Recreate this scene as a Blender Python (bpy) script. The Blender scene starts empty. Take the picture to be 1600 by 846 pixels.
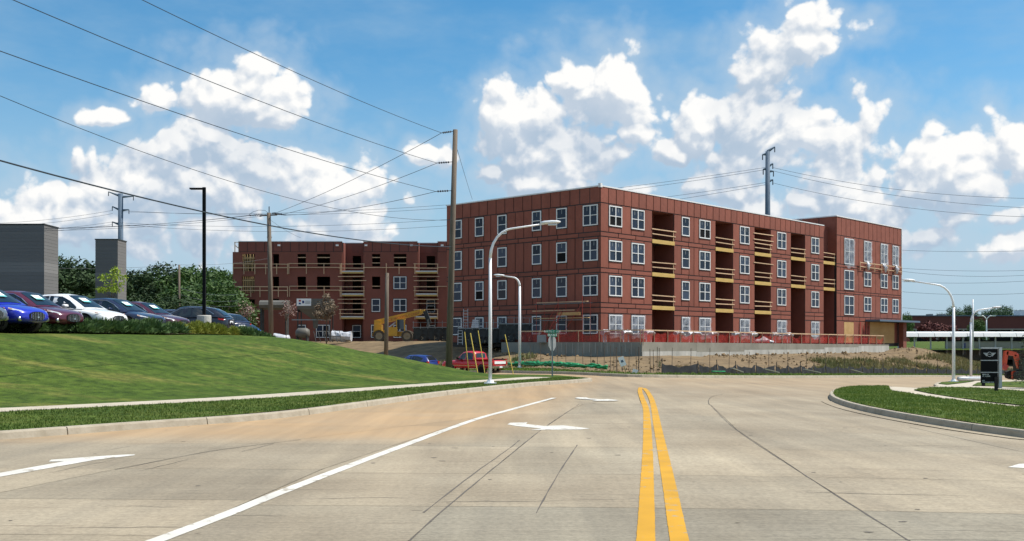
import bpy, bmesh, math, random
from mathutils import Vector, Matrix, noise
from mathutils.geometry import delaunay_2d_cdt
random.seed(7)
R = math.radians
scene = bpy.context.scene
COL = scene.collection
F, HC, HY = 1650.0, 1.7, 539.0        # focal length (px of a 1600 px wide picture), eye height, horizon row

# ------------------------------------------------------------------ camera
cam = bpy.data.cameras.new('camera')
cam.sensor_width = 36; cam.lens = 36 * F / 1600
cam.shift_y = (HY - 423) / 1600
cam.clip_start = 0.1; cam.clip_end = 6000
camo = bpy.data.objects.new('camera', cam); COL.objects.link(camo)
camo.location = (0, 0, HC); camo.rotation_euler = (R(90), 0, 0)
scene.camera = camo

# ------------------------------------------------------------------ light
SUN_AZ, SUN_EL = R(83), R(58)           # azimuth clockwise from +Y (view direction)
sd = Vector((math.sin(SUN_AZ) * math.cos(SUN_EL), math.cos(SUN_AZ) * math.cos(SUN_EL), math.sin(SUN_EL)))
sl = bpy.data.lights.new('sun', 'SUN'); sl.energy = 4.8; sl.angle = R(0.55); sl.color = (1, .95, .87)
so = bpy.data.objects.new('sun', sl); COL.objects.link(so)
so.rotation_euler = (-sd).to_track_quat('-Z', 'Y').to_euler(); so.location = (30, -20, 60)
vs = scene.view_settings
scene.display_settings.display_device = 'sRGB'
vs.view_transform = 'Standard'; vs.look = 'None'; vs.exposure = 0.30; vs.gamma = 1.0; vs.use_curve_mapping = False

# ------------------------------------------------------------------ sky
world = bpy.data.worlds.new('World'); scene.world = world; world.use_nodes = True
world.cycles.sampling_method = 'MANUAL'; world.cycles.sample_map_resolution = 256
def build_sky():
    nt = world.node_tree; nt.nodes.clear()
    N = nt.nodes.new; L = nt.links.new
    # density group: input vector (azimuth, tan elevation, 0)
    G = bpy.data.node_groups.new('cloud_density', 'ShaderNodeTree')
    G.interface.new_socket('P', in_out='INPUT', socket_type='NodeSocketVector')
    G.interface.new_socket('D', in_out='OUTPUT', socket_type='NodeSocketFloat')
    gn = G.nodes.new; gl = G.links.new
    gi = gn('NodeGroupInput'); go = gn('NodeGroupOutput')
    def gm(op, a, b=None, c=None, clamp=False):
        n = gn('ShaderNodeMath'); n.operation = op; n.use_clamp = clamp
        for i, v in enumerate((a, b, c)):
            if v is None: continue
            if isinstance(v, (int, float)): n.inputs[i].default_value = v
            else: gl(v, n.inputs[i])
        return n.outputs[0]
    # warp
    nz = gn('ShaderNodeTexNoise'); nz.inputs['Scale'].default_value = 9; nz.inputs['Detail'].default_value = 4
    gl(gi.outputs[0], nz.inputs['Vector'])
    wp = gn('ShaderNodeVectorMath'); wp.operation = 'MULTIPLY_ADD'
    gl(nz.outputs['Color'], wp.inputs[0]); wp.inputs[1].default_value = (.05, .05, 0)
    ad = gn('ShaderNodeVectorMath'); ad.operation = 'ADD'; ad.inputs[1].default_value = (-.025, -.025, 0)
    gl(gi.outputs[0], ad.inputs[0]); gl(ad.outputs[0], wp.inputs[2])
    P = wp.outputs[0]
    # pixel centre, radii, weight
    blobs = [(380,150,80,62,1.0),(340,215,60,60,.8),(250,152,38,26,.8),(165,178,36,15,.7),
      (265,245,62,48,.95),(220,300,90,55,.9),(120,330,150,50,.85),(330,300,110,60,.75),
      (430,280,80,50,.85),(520,310,80,55,.85),(560,360,60,60,.75),(655,243,26,17,.75),(695,245,18,24,.7),(635,320,34,14,.7),
      (815,200,66,66,1.0),(885,240,90,50,.95),(955,140,78,58,1.0),(905,120,46,34,.8),(990,195,40,50,.75),(770,268,32,22,.85),
      (830,285,60,26,.8),(970,298,55,18,.7),
      (1095,190,42,50,.9),(1175,175,66,52,1.0),(1215,225,50,40,.85),(1035,243,40,26,.85),(1160,262,80,60,.7),(1150,300,46,28,.75),
      (1290,225,80,60,.75),(1345,190,52,40,.6),(1310,300,70,50,.8),(1265,320,34,24,.85),(1350,330,45,34,.8),
      (1240,70,72,46,.85),(1262,38,44,34,.85),(1200,105,60,40,.65),
      (1465,212,28,20,.8),(1480,262,70,52,.9),(1430,300,60,50,.7),(1520,300,50,40,.8),(1575,245,55,50,.65),
      (1530,345,90,22,.6),(1450,380,110,22,.55),(60,335,120,42,.85),(300,360,150,36,.55),(480,350,90,40,.6),(1180,320,70,26,.6),(1400,330,90,40,.55),(1100,290,60,30,.55),(870,290,120,22,.6),(1560,390,80,24,.5)]
    acc = None
    for (u, v, ru, rv, w) in blobs:
        az = math.atan((u - 800) / F); te = (HY - v) / F * math.cos(az)
        su = F / (ru * 1.52) ; sv = F / (rv * 1.52)
        m = gn('ShaderNodeVectorMath'); m.operation = 'MULTIPLY_ADD'
        gl(P, m.inputs[0]); m.inputs[1].default_value = (su, sv, 0); m.inputs[2].default_value = (-az * su, -te * sv, 0)
        ln = gn('ShaderNodeVectorMath'); ln.operation = 'LENGTH'; gl(m.outputs[0], ln.inputs[0])
        d = gm('MULTIPLY_ADD', ln.outputs['Value'], -w, w)
        acc = d if acc is None else gm('MAXIMUM', acc, d)
    acc = gm('MAXIMUM', acc, -3.0)
    # the same broken cumulus all round the rest of the sky
    n2 = gn('ShaderNodeTexNoise'); n2.inputs['Scale'].default_value = 4.5; n2.inputs['Detail'].default_value = 2
    gl(P, n2.inputs['Vector'])
    sx = gn('ShaderNodeSeparateXYZ'); gl(P, sx.inputs[0])
    side = gm('MULTIPLY_ADD', gm('ABSOLUTE', sx.outputs[0]), 12.0, -5.9, clamp=True)
    gen = gm('ADD', gm('MULTIPLY_ADD', n2.outputs['Fac'], 3.4, -1.75), gm('MULTIPLY_ADD', side, 3.0, -3.0))
    acc = gm('MAXIMUM', acc, gen)
    vo = gn('ShaderNodeTexVoronoi'); vo.feature = 'F1'; vo.inputs['Scale'].default_value = 26
    vo.inputs['Detail'].default_value = 2.5; vo.inputs['Roughness'].default_value = .55
    gl(P, vo.inputs['Vector'])
    n3 = gn('ShaderNodeTexNoise'); n3.inputs['Scale'].default_value = 22; n3.inputs['Detail'].default_value = 8; n3.inputs['Roughness'].default_value = .58
    gl(gi.outputs[0], n3.inputs['Vector'])
    d1 = gm('MULTIPLY_ADD', vo.outputs['Distance'], -.55, acc)
    d2 = gm('MULTIPLY_ADD', n3.outputs['Fac'], .85, d1)
    gl(gm('ADD', d2, -.17), go.inputs[0])

    def mm(op, a, b=None, c=None, clamp=False):
        n = N('ShaderNodeMath'); n.operation = op; n.use_clamp = clamp
        for i, v in enumerate((a, b, c)):
            if v is None: continue
            if isinstance(v, (int, float)): n.inputs[i].default_value = v
            else: L(v, n.inputs[i])
        return n.outputs[0]
    tc = N('ShaderNodeTexCoord')
    sp = N('ShaderNodeSeparateXYZ'); L(tc.outputs['Generated'], sp.inputs[0])
    az = mm('ARCTAN2', sp.outputs[0], sp.outputs[1])
    hz = mm('SQRT', mm('ADD', mm('MULTIPLY', sp.outputs[0], sp.outputs[0]), mm('MULTIPLY', sp.outputs[1], sp.outputs[1])))
    te = mm('DIVIDE', sp.outputs[2], mm('MAXIMUM', hz, .02))
    te = mm('MINIMUM', te, 4.0)
    cb = N('ShaderNodeCombineXYZ'); L(az, cb.inputs[0]); L(te, cb.inputs[1])
    def dens(off):
        v = cb.outputs[0]
        if off:
            a = N('ShaderNodeVectorMath'); a.operation = 'ADD'; a.inputs[1].default_value = off; L(v, a.inputs[0]); v = a.outputs[0]
        g_ = N('ShaderNodeGroup'); g_.node_tree = G; L(v, g_.inputs[0]); return g_.outputs[0]
    D0 = dens(None); D1 = dens((.004, .009, 0)); D2 = dens((.022, .05, 0))
    def mr(v, a, b, c=0., d=1., smooth=True):
        n = N('ShaderNodeMapRange'); n.interpolation_type = 'SMOOTHSTEP' if smooth else 'LINEAR'
        n.inputs['From Min'].default_value = a; n.inputs['From Max'].default_value = b
        n.inputs['To Min'].default_value = c; n.inputs['To Max'].default_value = d
        L(v, n.inputs['Value']); return n.outputs[0]
    alpha = mr(D0, -.09, .09)
    soft = mr(D0, -.75, .05, 0., .56)
    s1 = mr(mm('SUBTRACT', D0, D1), -.15, .17, smooth=False)
    s2 = mr(mm('SUBTRACT', D0, D2), -.62, .78, smooth=False)
    lit = mm('ADD', mm('MULTIPLY', s1, .56), mm('MULTIPLY', s2, .50), clamp=True)
    thin = mr(D0, -.2, .3, .14, 0.)
    lit = mm('ADD', lit, thin, clamp=True)
    cr = N('ShaderNodeValToRGB'); L(lit, cr.inputs[0])
    e = cr.color_ramp.elements
    e[0].position = .2; e[0].color = (.43, .54, .67, 1); e[1].position = 1.0; e[1].color = (.97, .965, .95, 1)
    e2 = cr.color_ramp.elements.new(.46); e2.color = (.55, .63, .73, 1)
    # thin high veil
    n4 = N('ShaderNodeTexNoise'); n4.inputs['Scale'].default_value = 2.2; n4.inputs['Detail'].default_value = 6; n4.inputs['Roughness'].default_value = .6
    mp = N('ShaderNodeMapping'); mp.inputs['Scale'].default_value = (1.3, 3.0, 1); mp.inputs['Rotation'].default_value = (0, 0, R(14)); L(cb.outputs[0], mp.inputs[0]); L(mp.outputs[0], n4.inputs['Vector'])
    veil = mr(n4.outputs['Fac'], .36, .74, 0., .68)
    hazev = mr(te, .30, .0, 0., .9)
    veil = mm('MAXIMUM', veil, hazev)
    st = N('ShaderNodeTexSky'); st.sky_type = 'NISHITA'; st.sun_disc = False
    st.sun_elevation = SUN_EL; st.sun_rotation = SUN_AZ; st.air_density = 1.0; st.dust_density = .3; st.ozone_density = 2.0
    hs = N('ShaderNodeHueSaturation'); hs.inputs['Saturation'].default_value = 1.36; hs.inputs['Hue'].default_value = .49; hs.inputs['Value'].default_value = 1.0
    L(st.outputs[0], hs.inputs['Color'])
    b0 = N('ShaderNodeBackground'); b0.inputs['Strength'].default_value = .112; L(hs.outputs[0], b0.inputs['Color'])
    bv = N('ShaderNodeBackground'); bv.inputs['Color'].default_value = (.46, .66, .85, 1); bv.inputs['Strength'].default_value = .68
    b1 = N('ShaderNodeBackground'); b1.inputs['Strength'].default_value = .84; L(cr.outputs[0], b1.inputs['Color'])
    m0 = N('ShaderNodeMixShader'); L(veil, m0.inputs[0]); L(b0.outputs[0], m0.inputs[1]); L(bv.outputs[0], m0.inputs[2])
    bs_ = N('ShaderNodeBackground'); bs_.inputs['Color'].default_value = (.56, .70, .84, 1); bs_.inputs['Strength'].default_value = .74
    ms_ = N('ShaderNodeMixShader'); L(soft, ms_.inputs[0]); L(m0.outputs[0], ms_.inputs[1]); L(bs_.outputs[0], ms_.inputs[2])
    m1 = N('ShaderNodeMixShader'); L(alpha, m1.inputs[0]); L(ms_.outputs[0], m1.inputs[1]); L(b1.outputs[0], m1.inputs[2])
    o = N('ShaderNodeOutputWorld'); L(m1.outputs[0], o.inputs[0])
build_sky()

# ------------------------------------------------------------------ helpers
def sstep(t): t = max(0., min(1., t)); return t * t * (3 - 2 * t)
def lerp(a, b, t): return a + (b - a) * t
def g(x, y):
    """height of the road surface: falls gently to the right and down the side street"""
    z = -.034 * (math.log1p(math.exp(min(40, (x - 5) / 2.0))) * 2.0)
    z = max(z, -2.2)
    z -= .5 * sstep((4 - x) / 10) * sstep((y - 52) / 18)
    return z
def px(u, v, dz=0.):
    """ground point seen at a picture point"""
    z = 0.
    for _ in range(30):
        Y = (HC - z - dz) * F / (v - HY); X = (u - 800) / F * Y; z = lerp(z, g(X, Y), .7)
    return Vector((X, Y, z + dz))
def at(u, v, Y): return Vector(((u - 800) / F * Y, Y, HC - (v - HY) / F * Y))
def segdist(p, poly):
    b = 1e9
    for (x0, y0), (x1, y1) in zip(poly[:-1], poly[1:]):
        dx, dy = x1 - x0, y1 - y0; l2 = dx * dx + dy * dy
        t = max(0, min(1, ((p[0] - x0) * dx + (p[1] - y0) * dy) / l2))
        d = math.hypot(p[0] - x0 - t * dx, p[1] - y0 - t * dy)
        if d < b: b = d
    return b
def inpoly(x, y, P):
    c = False; j = len(P) - 1
    for i in range(len(P)):
        if (P[i][1] > y) != (P[j][1] > y) and x < (P[j][0] - P[i][0]) * (y - P[i][1]) / (P[j][1] - P[i][1]) + P[i][0]: c = not c
        j = i
    return c

class MB:
    def __init__(s): s.v = []; s.f = []
    def add(s, vs, fs):
        o = len(s.v); s.v += [tuple(v) for v in vs]; s.f += [tuple(i + o for i in f) for f in fs]; return s
    def box(s, x0, x1, y0, y1, z0, z1, M=None):
        vs = [Vector(p) for p in ((x0,y0,z0),(x1,y0,z0),(x1,y1,z0),(x0,y1,z0),(x0,y0,z1),(x1,y0,z1),(x1,y1,z1),(x0,y1,z1))]
        if M: vs = [M @ v for v in vs]
        return s.add(vs, [(0,3,2,1),(4,5,6,7),(0,1,5,4),(1,2,6,5),(2,3,7,6),(3,0,4,7)])
    def beam(s, a, b, w, h=None, up=(0,0,1)):
        a, b = Vector(a), Vector(b); h = h or w; d = (b - a); l = d.length
        if l < 1e-6: return s
        d /= l; up = Vector(up)
        if abs(d.dot(up)) > .98: up = Vector((1, 0, 0))
        x = d.cross(up).normalized(); y = x.cross(d).normalized()
        vs = [p + x * (sx * w / 2) + y * (sy * h / 2) for p in (a, b) for sx, sy in ((-1,-1),(1,-1),(1,1),(-1,1))]
        return s.add(vs, [(0,1,2,3),(7,6,5,4),(0,4,5,1),(1,5,6,2),(2,6,7,3),(3,7,4,0)])
    def tube(s, pts, r, n=6, cap=True):
        pts = [Vector(p) for p in pts]; rs = r if isinstance(r, (list, tuple)) else [r] * len(pts)
        o = len(s.v); up = None
        for i, p in enumerate(pts):
            d = (pts[min(i + 1, len(pts) - 1)] - pts[max(i - 1, 0)]).normalized()
            if up is None:
                up = Vector((0, 0, 1)) if abs(d.z) < .9 else Vector((1, 0, 0))
            x = d.cross(up).normalized(); y = x.cross(d).normalized(); up = y if abs(d.z) > .5 else up
            for k in range(n):
                a = 2 * math.pi * k / n; s.v.append(tuple(p + (x * math.cos(a) + y * math.sin(a)) * rs[i]))
        for i in range(len(pts) - 1):
            for k in range(n):
                k2 = (k + 1) % n; s.f.append((o + i*n + k, o + i*n + k2, o + (i+1)*n + k2, o + (i+1)*n + k))
        if cap:
            s.f.append(tuple(o + k for k in range(n))[::-1]); s.f.append(tuple(o + (len(pts)-1)*n + k for k in range(n)))
        return s
    def prism(s, poly, d, M=None):
        """polygon in local XZ, extruded along Y from 0 to d"""
        n = len(poly)
        vs = [Vector((p[0], 0, p[1])) for p in poly] + [Vector((p[0], d, p[1])) for p in poly]
        if M: vs = [M @ v for v in vs]
        return s.add(vs, [tuple(range(n)), tuple(range(2*n - 1, n - 1, -1))] + [(i, i + n, (i+1) % n + n, (i+1) % n) for i in range(n)])
    def loft(s, rings, close=True, cap=True):
        o = len(s.v); n = len(rings[0])
        for r in rings: s.v += [tuple(p) for p in r]
        for i in range(len(rings) - 1):
            for k in range(n if close else n - 1):
                k2 = (k + 1) % n; s.f.append((o + i*n + k, o + i*n + k2, o + (i+1)*n + k2, o + (i+1)*n + k))
        if cap:
            s.f.append(tuple(o + k for k in range(n))[::-1]); s.f.append(tuple(o + (len(rings)-1)*n + k for k in range(n)))
        return s
    def mesh(s, name, mat=None, smooth=False):
        m = bpy.data.meshes.new(name); m.from_pydata(s.v, [], s.f); m.update()
        if mat: m.materials.append(M_(mat))
        if smooth: m.polygons.foreach_set('use_smooth', [True] * len(m.polygons))
        return m
    def build(s, name, mat, parent=None, smooth=False, **k):
        return obj(name, s.mesh(name, mat, smooth), parent, **k)
def WM(o):
    m = Matrix.Identity(4)
    while o is not None:
        m = (o.matrix_parent_inverse @ o.matrix_basis if o.parent else o.matrix_basis) @ m; o = o.parent
    return m
def obj(name, mesh, parent=None, world=True, M=None, kind=None):
    """link one mesh; world=True: its coordinates are world ones even under a parent"""
    o = bpy.data.objects.new(name, mesh); COL.objects.link(o)
    if M is not None: o.matrix_basis = M
    if parent is not None:
        o.parent = parent
        if world: o.matrix_parent_inverse = WM(parent).inverted()
    if kind: o['kind'] = kind
    return o
def tag(o, label, cat, group=None):
    o['label'] = label; o['category'] = cat
    if group: o['group'] = group
    return o
def thing(name, label, cat, loc=(0,0,0), rz=0, group=None):
    o = bpy.data.objects.new(name, None); COL.objects.link(o); o.empty_display_size = .3
    o.location = loc; o.rotation_euler = (0, 0, rz); return tag(o, label, cat, group)
def copy_tree(o, parent=None):
    c = o.copy(); COL.objects.link(c); c.parent = parent
    for ch in o.children: copy_tree(ch, c)
    return c
def text_mesh(body, size, depth=.004):
    cu = bpy.data.curves.new('txt', 'FONT'); cu.body = body; cu.size = size; cu.extrude = depth; cu.align_x = 'CENTER'; cu.align_y = 'CENTER'
    cu.resolution_u = 2
    t = bpy.data.objects.new('txt', cu); COL.objects.link(t)
    m = bpy.data.meshes.new_from_object(t.evaluated_get(bpy.context.evaluated_depsgraph_get()))
    bpy.data.objects.remove(t); return m

# ------------------------------------------------------------------ materials
MATS = {}
def M_(n): return MATS[n]
def mat(name, c1, c2=None, scale=4., rough=.8, metal=0., bump=0., bscale=None, spec=.5, detail=6, coord='Object', rnd=0., stretch=None, coat=0., contrast=(.35, .65), trans=0.):
    m = bpy.data.materials.new(name); m.use_nodes = True; nt = m.node_tree; N = nt.nodes.new; L = nt.links.new
    b = nt.nodes['Principled BSDF']; b.inputs['Roughness'].default_value = rough; b.inputs['Metallic'].default_value = metal
    b.inputs['Specular IOR Level'].default_value = spec; b.inputs['Coat Weight'].default_value = coat
    b.inputs['Base Color'].default_value = (*c1, 1)
    tc = N('ShaderNodeTexCoord'); src = tc.outputs[coord]
    if coord == 'World':
        pass
    if stretch:
        mp = N('ShaderNodeMapping'); mp.inputs['Scale'].default_value = stretch; L(src, mp.inputs[0]); src = mp.outputs[0]
    col = None
    if c2 is not None:
        nz = N('ShaderNodeTexNoise'); nz.inputs['Scale'].default_value = scale; nz.inputs['Detail'].default_value = detail; nz.inputs['Roughness'].default_value = .62
        L(src, nz.inputs['Vector'])
        cr = N('ShaderNodeValToRGB'); cr.color_ramp.elements[0].color = (*c1, 1); cr.color_ramp.elements[1].color = (*c2, 1)
        cr.color_ramp.elements[0].position, cr.color_ramp.elements[1].position = contrast
        L(nz.outputs['Fac'], cr.inputs[0]); col = cr.outputs[0]
    if rnd:
        oi = N('ShaderNodeObjectInfo'); mr = N('ShaderNodeMapRange'); L(oi.outputs['Random'], mr.inputs[0])
        mr.inputs['To Min'].default_value = 1 - rnd; mr.inputs['To Max'].default_value = 1 + rnd
        hs = N('ShaderNodeHueSaturation'); L(mr.outputs[0], hs.inputs['Value'])
        if col is None: hs.inputs['Color'].default_value = (*c1, 1)
        else: L(col, hs.inputs['Color'])
        col = hs.outputs[0]
    if col is not None: L(col, b.inputs['Base Color'])
    if bump:
        n2 = N('ShaderNodeTexNoise'); n2.inputs['Scale'].default_value = bscale or scale * 4; n2.inputs['Detail'].default_value = 5
        L(src, n2.inputs['Vector']); bp = N('ShaderNodeBump'); bp.inputs['Strength'].default_value = bump; bp.inputs['Distance'].default_value = .05
        L(n2.outputs['Fac'], bp.inputs['Height']); L(bp.outputs[0], b.inputs['Normal'])
    if trans:
        tr = N('ShaderNodeBsdfTranslucent'); ms = N('ShaderNodeMixShader'); ms.inputs[0].default_value = trans
        if col is not None: L(col, tr.inputs['Color'])
        else: tr.inputs['Color'].default_value = (*c1, 1)
        L(b.outputs[0], ms.inputs[1]); L(tr.outputs[0], ms.inputs[2]); L(ms.outputs[0], nt.nodes['Material Output'].inputs[0])
    MATS[name] = m; return m
def mixmat(name, col, fac, colour2=None):
    """thin see-through sheet (netting, plastic film)"""
    m = bpy.data.materials.new(name); m.use_nodes = True; nt = m.node_tree; N = nt.nodes.new; L = nt.links.new
    b = nt.nodes['Principled BSDF']; b.inputs['Base Color'].default_value = (*col, 1); b.inputs['Roughness'].default_value = .5
    t = N('ShaderNodeBsdfTransparent'); ms = N('ShaderNodeMixShader')
    tc = N('ShaderNodeTexCoord'); nz = N('ShaderNodeTexNoise'); nz.inputs['Scale'].default_value = 1.6; nz.inputs['Detail'].default_value = 4
    L(tc.outputs['Object'], nz.inputs['Vector']); mr = N('ShaderNodeMapRange'); L(nz.outputs['Fac'], mr.inputs[0])
    mr.inputs['From Min'].default_value = .3; mr.inputs['From Max'].default_value = .7; mr.inputs['To Min'].default_value = max(0, fac - .22); mr.inputs['To Max'].default_value = min(1, fac + .22)
    L(mr.outputs[0], ms.inputs[0]); L(t.outputs[0], ms.inputs[1]); L(b.outputs[0], ms.inputs[2]); L(ms.outputs[0], nt.nodes['Material Output'].inputs[0])
    MATS[name] = m

# concrete road: grey-beige slabs, tan dust tracked out of the building site over the far part
def road_mat():
    m = bpy.data.materials.new('road_concrete'); m.use_nodes = True; nt = m.node_tree; N = nt.nodes.new; L = nt.links.new
    b = nt.nodes['Principled BSDF']; b.inputs['Roughness'].default_value = .85; b.inputs['Specular IOR Level'].default_value = .25
    tc = N('ShaderNodeTexCoord'); P = tc.outputs['Object']
    def nz(sc, det=6, st=None, rough=.6):
        n = N('ShaderNodeTexNoise'); n.inputs['Scale'].default_value = sc; n.inputs['Detail'].default_value = det; n.inputs['Roughness'].default_value = rough
        if st:
            mp = N('ShaderNodeMapping'); mp.inputs['Scale'].default_value = st; mp.inputs['Rotation'].default_value = (0, 0, R(-9)); L(P, mp.inputs[0]); L(mp.outputs[0], n.inputs['Vector'])
        else: L(P, n.inputs['Vector'])
        return n.outputs['Fac']
    def ramp(f, a, b_, p0=.35, p1=.65):
        c = N('ShaderNodeValToRGB'); c.color_ramp.elements[0].color = (*a, 1); c.color_ramp.elements[1].color = (*b_, 1)
        c.color_ramp.elements[0].position = p0; c.color_ramp.elements[1].position = p1; L(f, c.inputs[0]); return c.outputs[0]
    def mix(f, a, b_, mode='MIX'):
        n = N('ShaderNodeMix'); n.data_type = 'RGBA'; n.blend_type = mode
        if isinstance(f, float): n.inputs[0].default_value = f
        else: L(f, n.inputs[0])
        L(a, n.inputs[6]); L(b_, n.inputs[7]); return n.outputs[2]
    base = ramp(nz(.35), (.302, .250, .178), (.384, .326, .238))
    spk = ramp(nz(17, 5, None, .75), (.76, .76, .76), (1.10, 1.10, 1.10), .32, .60)
    stre = ramp(nz(1.0, 5, (1.6, .10, 1)), (.86, .86, .86), (1.07, 1.06, 1.04))
    c = mix(1.0, base, spk, 'MULTIPLY'); c = mix(1.0, c, stre, 'MULTIPLY')
    brush = ramp(nz(1.0, 3, (.6, 22, 1)), (.90, .90, .90), (1.06, 1.06, 1.06)); c = mix(1.0, c, brush, 'MULTIPLY')
    # tyre scuffs
    sc = ramp(nz(1.0, 3, (.5, 7, 1)), (.62, .58, .56), (1, 1, 1), .26, .36); c = mix(.8, c, sc, 'MULTIPLY')
    blot = ramp(nz(2.6, 2), (.45, .43, .42), (1, 1, 1), .235, .275); c = mix(1.0, c, blot, 'MULTIPLY')
    patchy = ramp(nz(.09, 3), (.86, .85, .84), (1.06, 1.06, 1.05)); c = mix(1.0, c, patchy, 'MULTIPLY')
    # dust: from the site exit back towards the camera, on the left carriageway
    dust = N('ShaderNodeRGB'); dust.outputs[0].default_value = (.40, .272, .152, 1)
    sp = N('ShaderNodeSeparateXYZ'); L(P, sp.inputs[0])
    def mth(op, a, b2=None, clamp=False):
        n = N('ShaderNodeMath'); n.operation = op; n.use_clamp = clamp
        for i, v in enumerate((a, b2)):
            if v is None: continue
            if isinstance(v, (int, float)): n.inputs[i].default_value = v
            else: L(v, n.inputs[i])
        return n.outputs[0]
    wob = mth('MULTIPLY', mth('SUBTRACT', nz(.25, 5), .5), 3.0)
    wob2 = mth('MULTIPLY', mth('SUBTRACT', nz(.25, 5), .5), 9.0)
    near = mth('DIVIDE', mth('SUBTRACT', mth('ADD', sp.outputs[1], wob), 17.6), 2.6, True)
    lim = mth('ADD', mth('MULTIPLY', sp.outputs[1], .155), -2.4)             # line parallel to the lanes
    left = mth('DIVIDE', mth('SUBTRACT', lim, mth('ADD', sp.outputs[0], mth('MULTIPLY', wob, .6))), 2.2, True)
    farr = mth('DIVIDE', mth('SUBTRACT', mth('ADD', sp.outputs[1], wob2), 32), 26, True)
    dd = mth('MULTIPLY', mth('MAXIMUM', mth('MULTIPLY', near, left), mth('MULTIPLY', farr, .55)), 1.0)
    patch = N('ShaderNodeMapRange'); L(nz(.5, 6), patch.inputs[0]); patch.inputs['From Min'].default_value = .3; patch.inputs['From Max'].default_value = .7; patch.inputs['To Min'].default_value = .62; patch.inputs['To Max'].default_value = 1.05
    c = mix(mth('MULTIPLY', dd, patch.outputs[0]), c, mix(1.0, dust.outputs[0], stre, 'MULTIPLY'))
    oi = N('ShaderNodeObjectInfo'); hs = N('ShaderNodeHueSaturation'); mr = N('ShaderNodeMapRange'); L(oi.outputs['Random'], mr.inputs[0])
    mr.inputs['To Min'].default_value = .93; mr.inputs['To Max'].default_value = 1.05; L(mr.outputs[0], hs.inputs['Value']); L(c, hs.inputs['Color'])
    ao = N('ShaderNodeAttribute'); ao.attribute_type = 'OBJECT'; ao.attribute_name = 'tone'     # fresh-poured slabs are greyer
    c2 = N('ShaderNodeMix'); c2.data_type = 'RGBA'; c2.blend_type = 'MULTIPLY'; L(ao.outputs['Fac'], c2.inputs[0]); L(hs.outputs[0], c2.inputs[6]); c2.inputs[7].default_value = (.76, .80, .84, 1)
    L(c2.outputs[2], b.inputs['Base Color'])
    bp = N('ShaderNodeBump'); bp.inputs['Strength'].default_value = .25; bp.inputs['Distance'].default_value = .01; L(nz(60, 3), bp.inputs['Height']); L(bp.outputs[0], b.inputs['Normal'])
    MATS['road'] = m
road_mat()
def paint_mat(name, c, worn, thr):
    m = bpy.data.materials.new(name); m.use_nodes = True; nt = m.node_tree; N = nt.nodes.new; L = nt.links.new
    b = nt.nodes['Principled BSDF']; b.inputs['Roughness'].default_value = .7
    tc = N('ShaderNodeTexCoord'); n1 = N('ShaderNodeTexNoise'); n1.inputs['Scale'].default_value = 3.2; n1.inputs['Detail'].default_value = 10; n1.inputs['Roughness'].default_value = .7
    L(tc.outputs['Object'], n1.inputs['Vector'])
    cr = N('ShaderNodeValToRGB'); e = cr.color_ramp.elements; e[0].position = thr; e[0].color = (*worn, 1); e[1].position = thr + .04; e[1].color = (*c, 1)
    L(n1.outputs['Fac'], cr.inputs[0])
    n2 = N('ShaderNodeTexNoise'); n2.inputs['Scale'].default_value = 1.4; n2.inputs['Detail'].default_value = 5; L(tc.outputs['Object'], n2.inputs['Vector'])
    mr = N('ShaderNodeMapRange'); L(n2.outputs['Fac'], mr.inputs[0]); mr.inputs['From Min'].default_value = .3; mr.inputs['From Max'].default_value = .7; mr.inputs['To Min'].default_value = .82; mr.inputs['To Max'].default_value = 1.05
    hs = N('ShaderNodeHueSaturation'); L(cr.outputs[0], hs.inputs['Color']); L(mr.outputs[0], hs.inputs['Value']); L(hs.outputs[0], b.inputs['Base Color'])
    MATS[name] = m
paint_mat('yellow_paint', (.55, .28, .004), (.36, .27, .15), .385)
paint_mat('white_paint', (.64, .61, .54), (.36, .31, .24), .39)
def lawn_mat():
    m = bpy.data.materials.new('lawn'); m.use_nodes = True; nt = m.node_tree; N = nt.nodes.new; L = nt.links.new
    b = nt.nodes['Principled BSDF']; b.inputs['Roughness'].default_value = .9; b.inputs['Specular IOR Level'].default_value = .15
    tc = N('ShaderNodeTexCoord')
    def nz(sc, det, st=None):
        n = N('ShaderNodeTexNoise'); n.inputs['Scale'].default_value = sc; n.inputs['Detail'].default_value = det; n.inputs['Roughness'].default_value = .65
        if st:
            mp = N('ShaderNodeMapping'); mp.inputs['Scale'].default_value = st; mp.inputs['Rotation'].default_value = (0, 0, R(-30)); L(tc.outputs['Object'], mp.inputs[0]); L(mp.outputs[0], n.inputs['Vector'])
        else: L(tc.outputs['Object'], n.inputs['Vector'])
        return n.outputs['Fac']
    cr = N('ShaderNodeValToRGB'); e = cr.color_ramp.elements; L(nz(1.0, 7, (.16, .5, 1)), cr.inputs[0])
    e[0].position = .36; e[0].color = (.045, .082, .010, 1); e[1].position = .70; e[1].color = (.165, .160, .042, 1)
    x = e.new(.54); x.color = (.070, .112, .016, 1)
    c3 = N('ShaderNodeValToRGB'); e = c3.color_ramp.elements; L(nz(2.6, 9), c3.inputs[0]); e[0].position = .32; e[0].color = (.45, .50, .48, 1); e[1].position = .66; e[1].color = (1.38, 1.32, 1.25, 1)
    mx = N('ShaderNodeMix'); mx.data_type = 'RGBA'; mx.blend_type = 'MULTIPLY'; mx.inputs[0].default_value = 1; L(cr.outputs[0], mx.inputs[6]); L(c3.outputs[0], mx.inputs[7]); L(mx.outputs[2], b.inputs['Base Color'])
    bp = N('ShaderNodeBump'); bp.inputs['Strength'].default_value = .8; bp.inputs['Distance'].default_value = .06; L(nz(22, 6), bp.inputs['Height']); L(bp.outputs[0], b.inputs['Normal'])
    MATS['lawn'] = m
lawn_mat()
mat('kerb', (.31, .265, .195), (.40, .35, .27), 3, .9, bump=.2)
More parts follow.
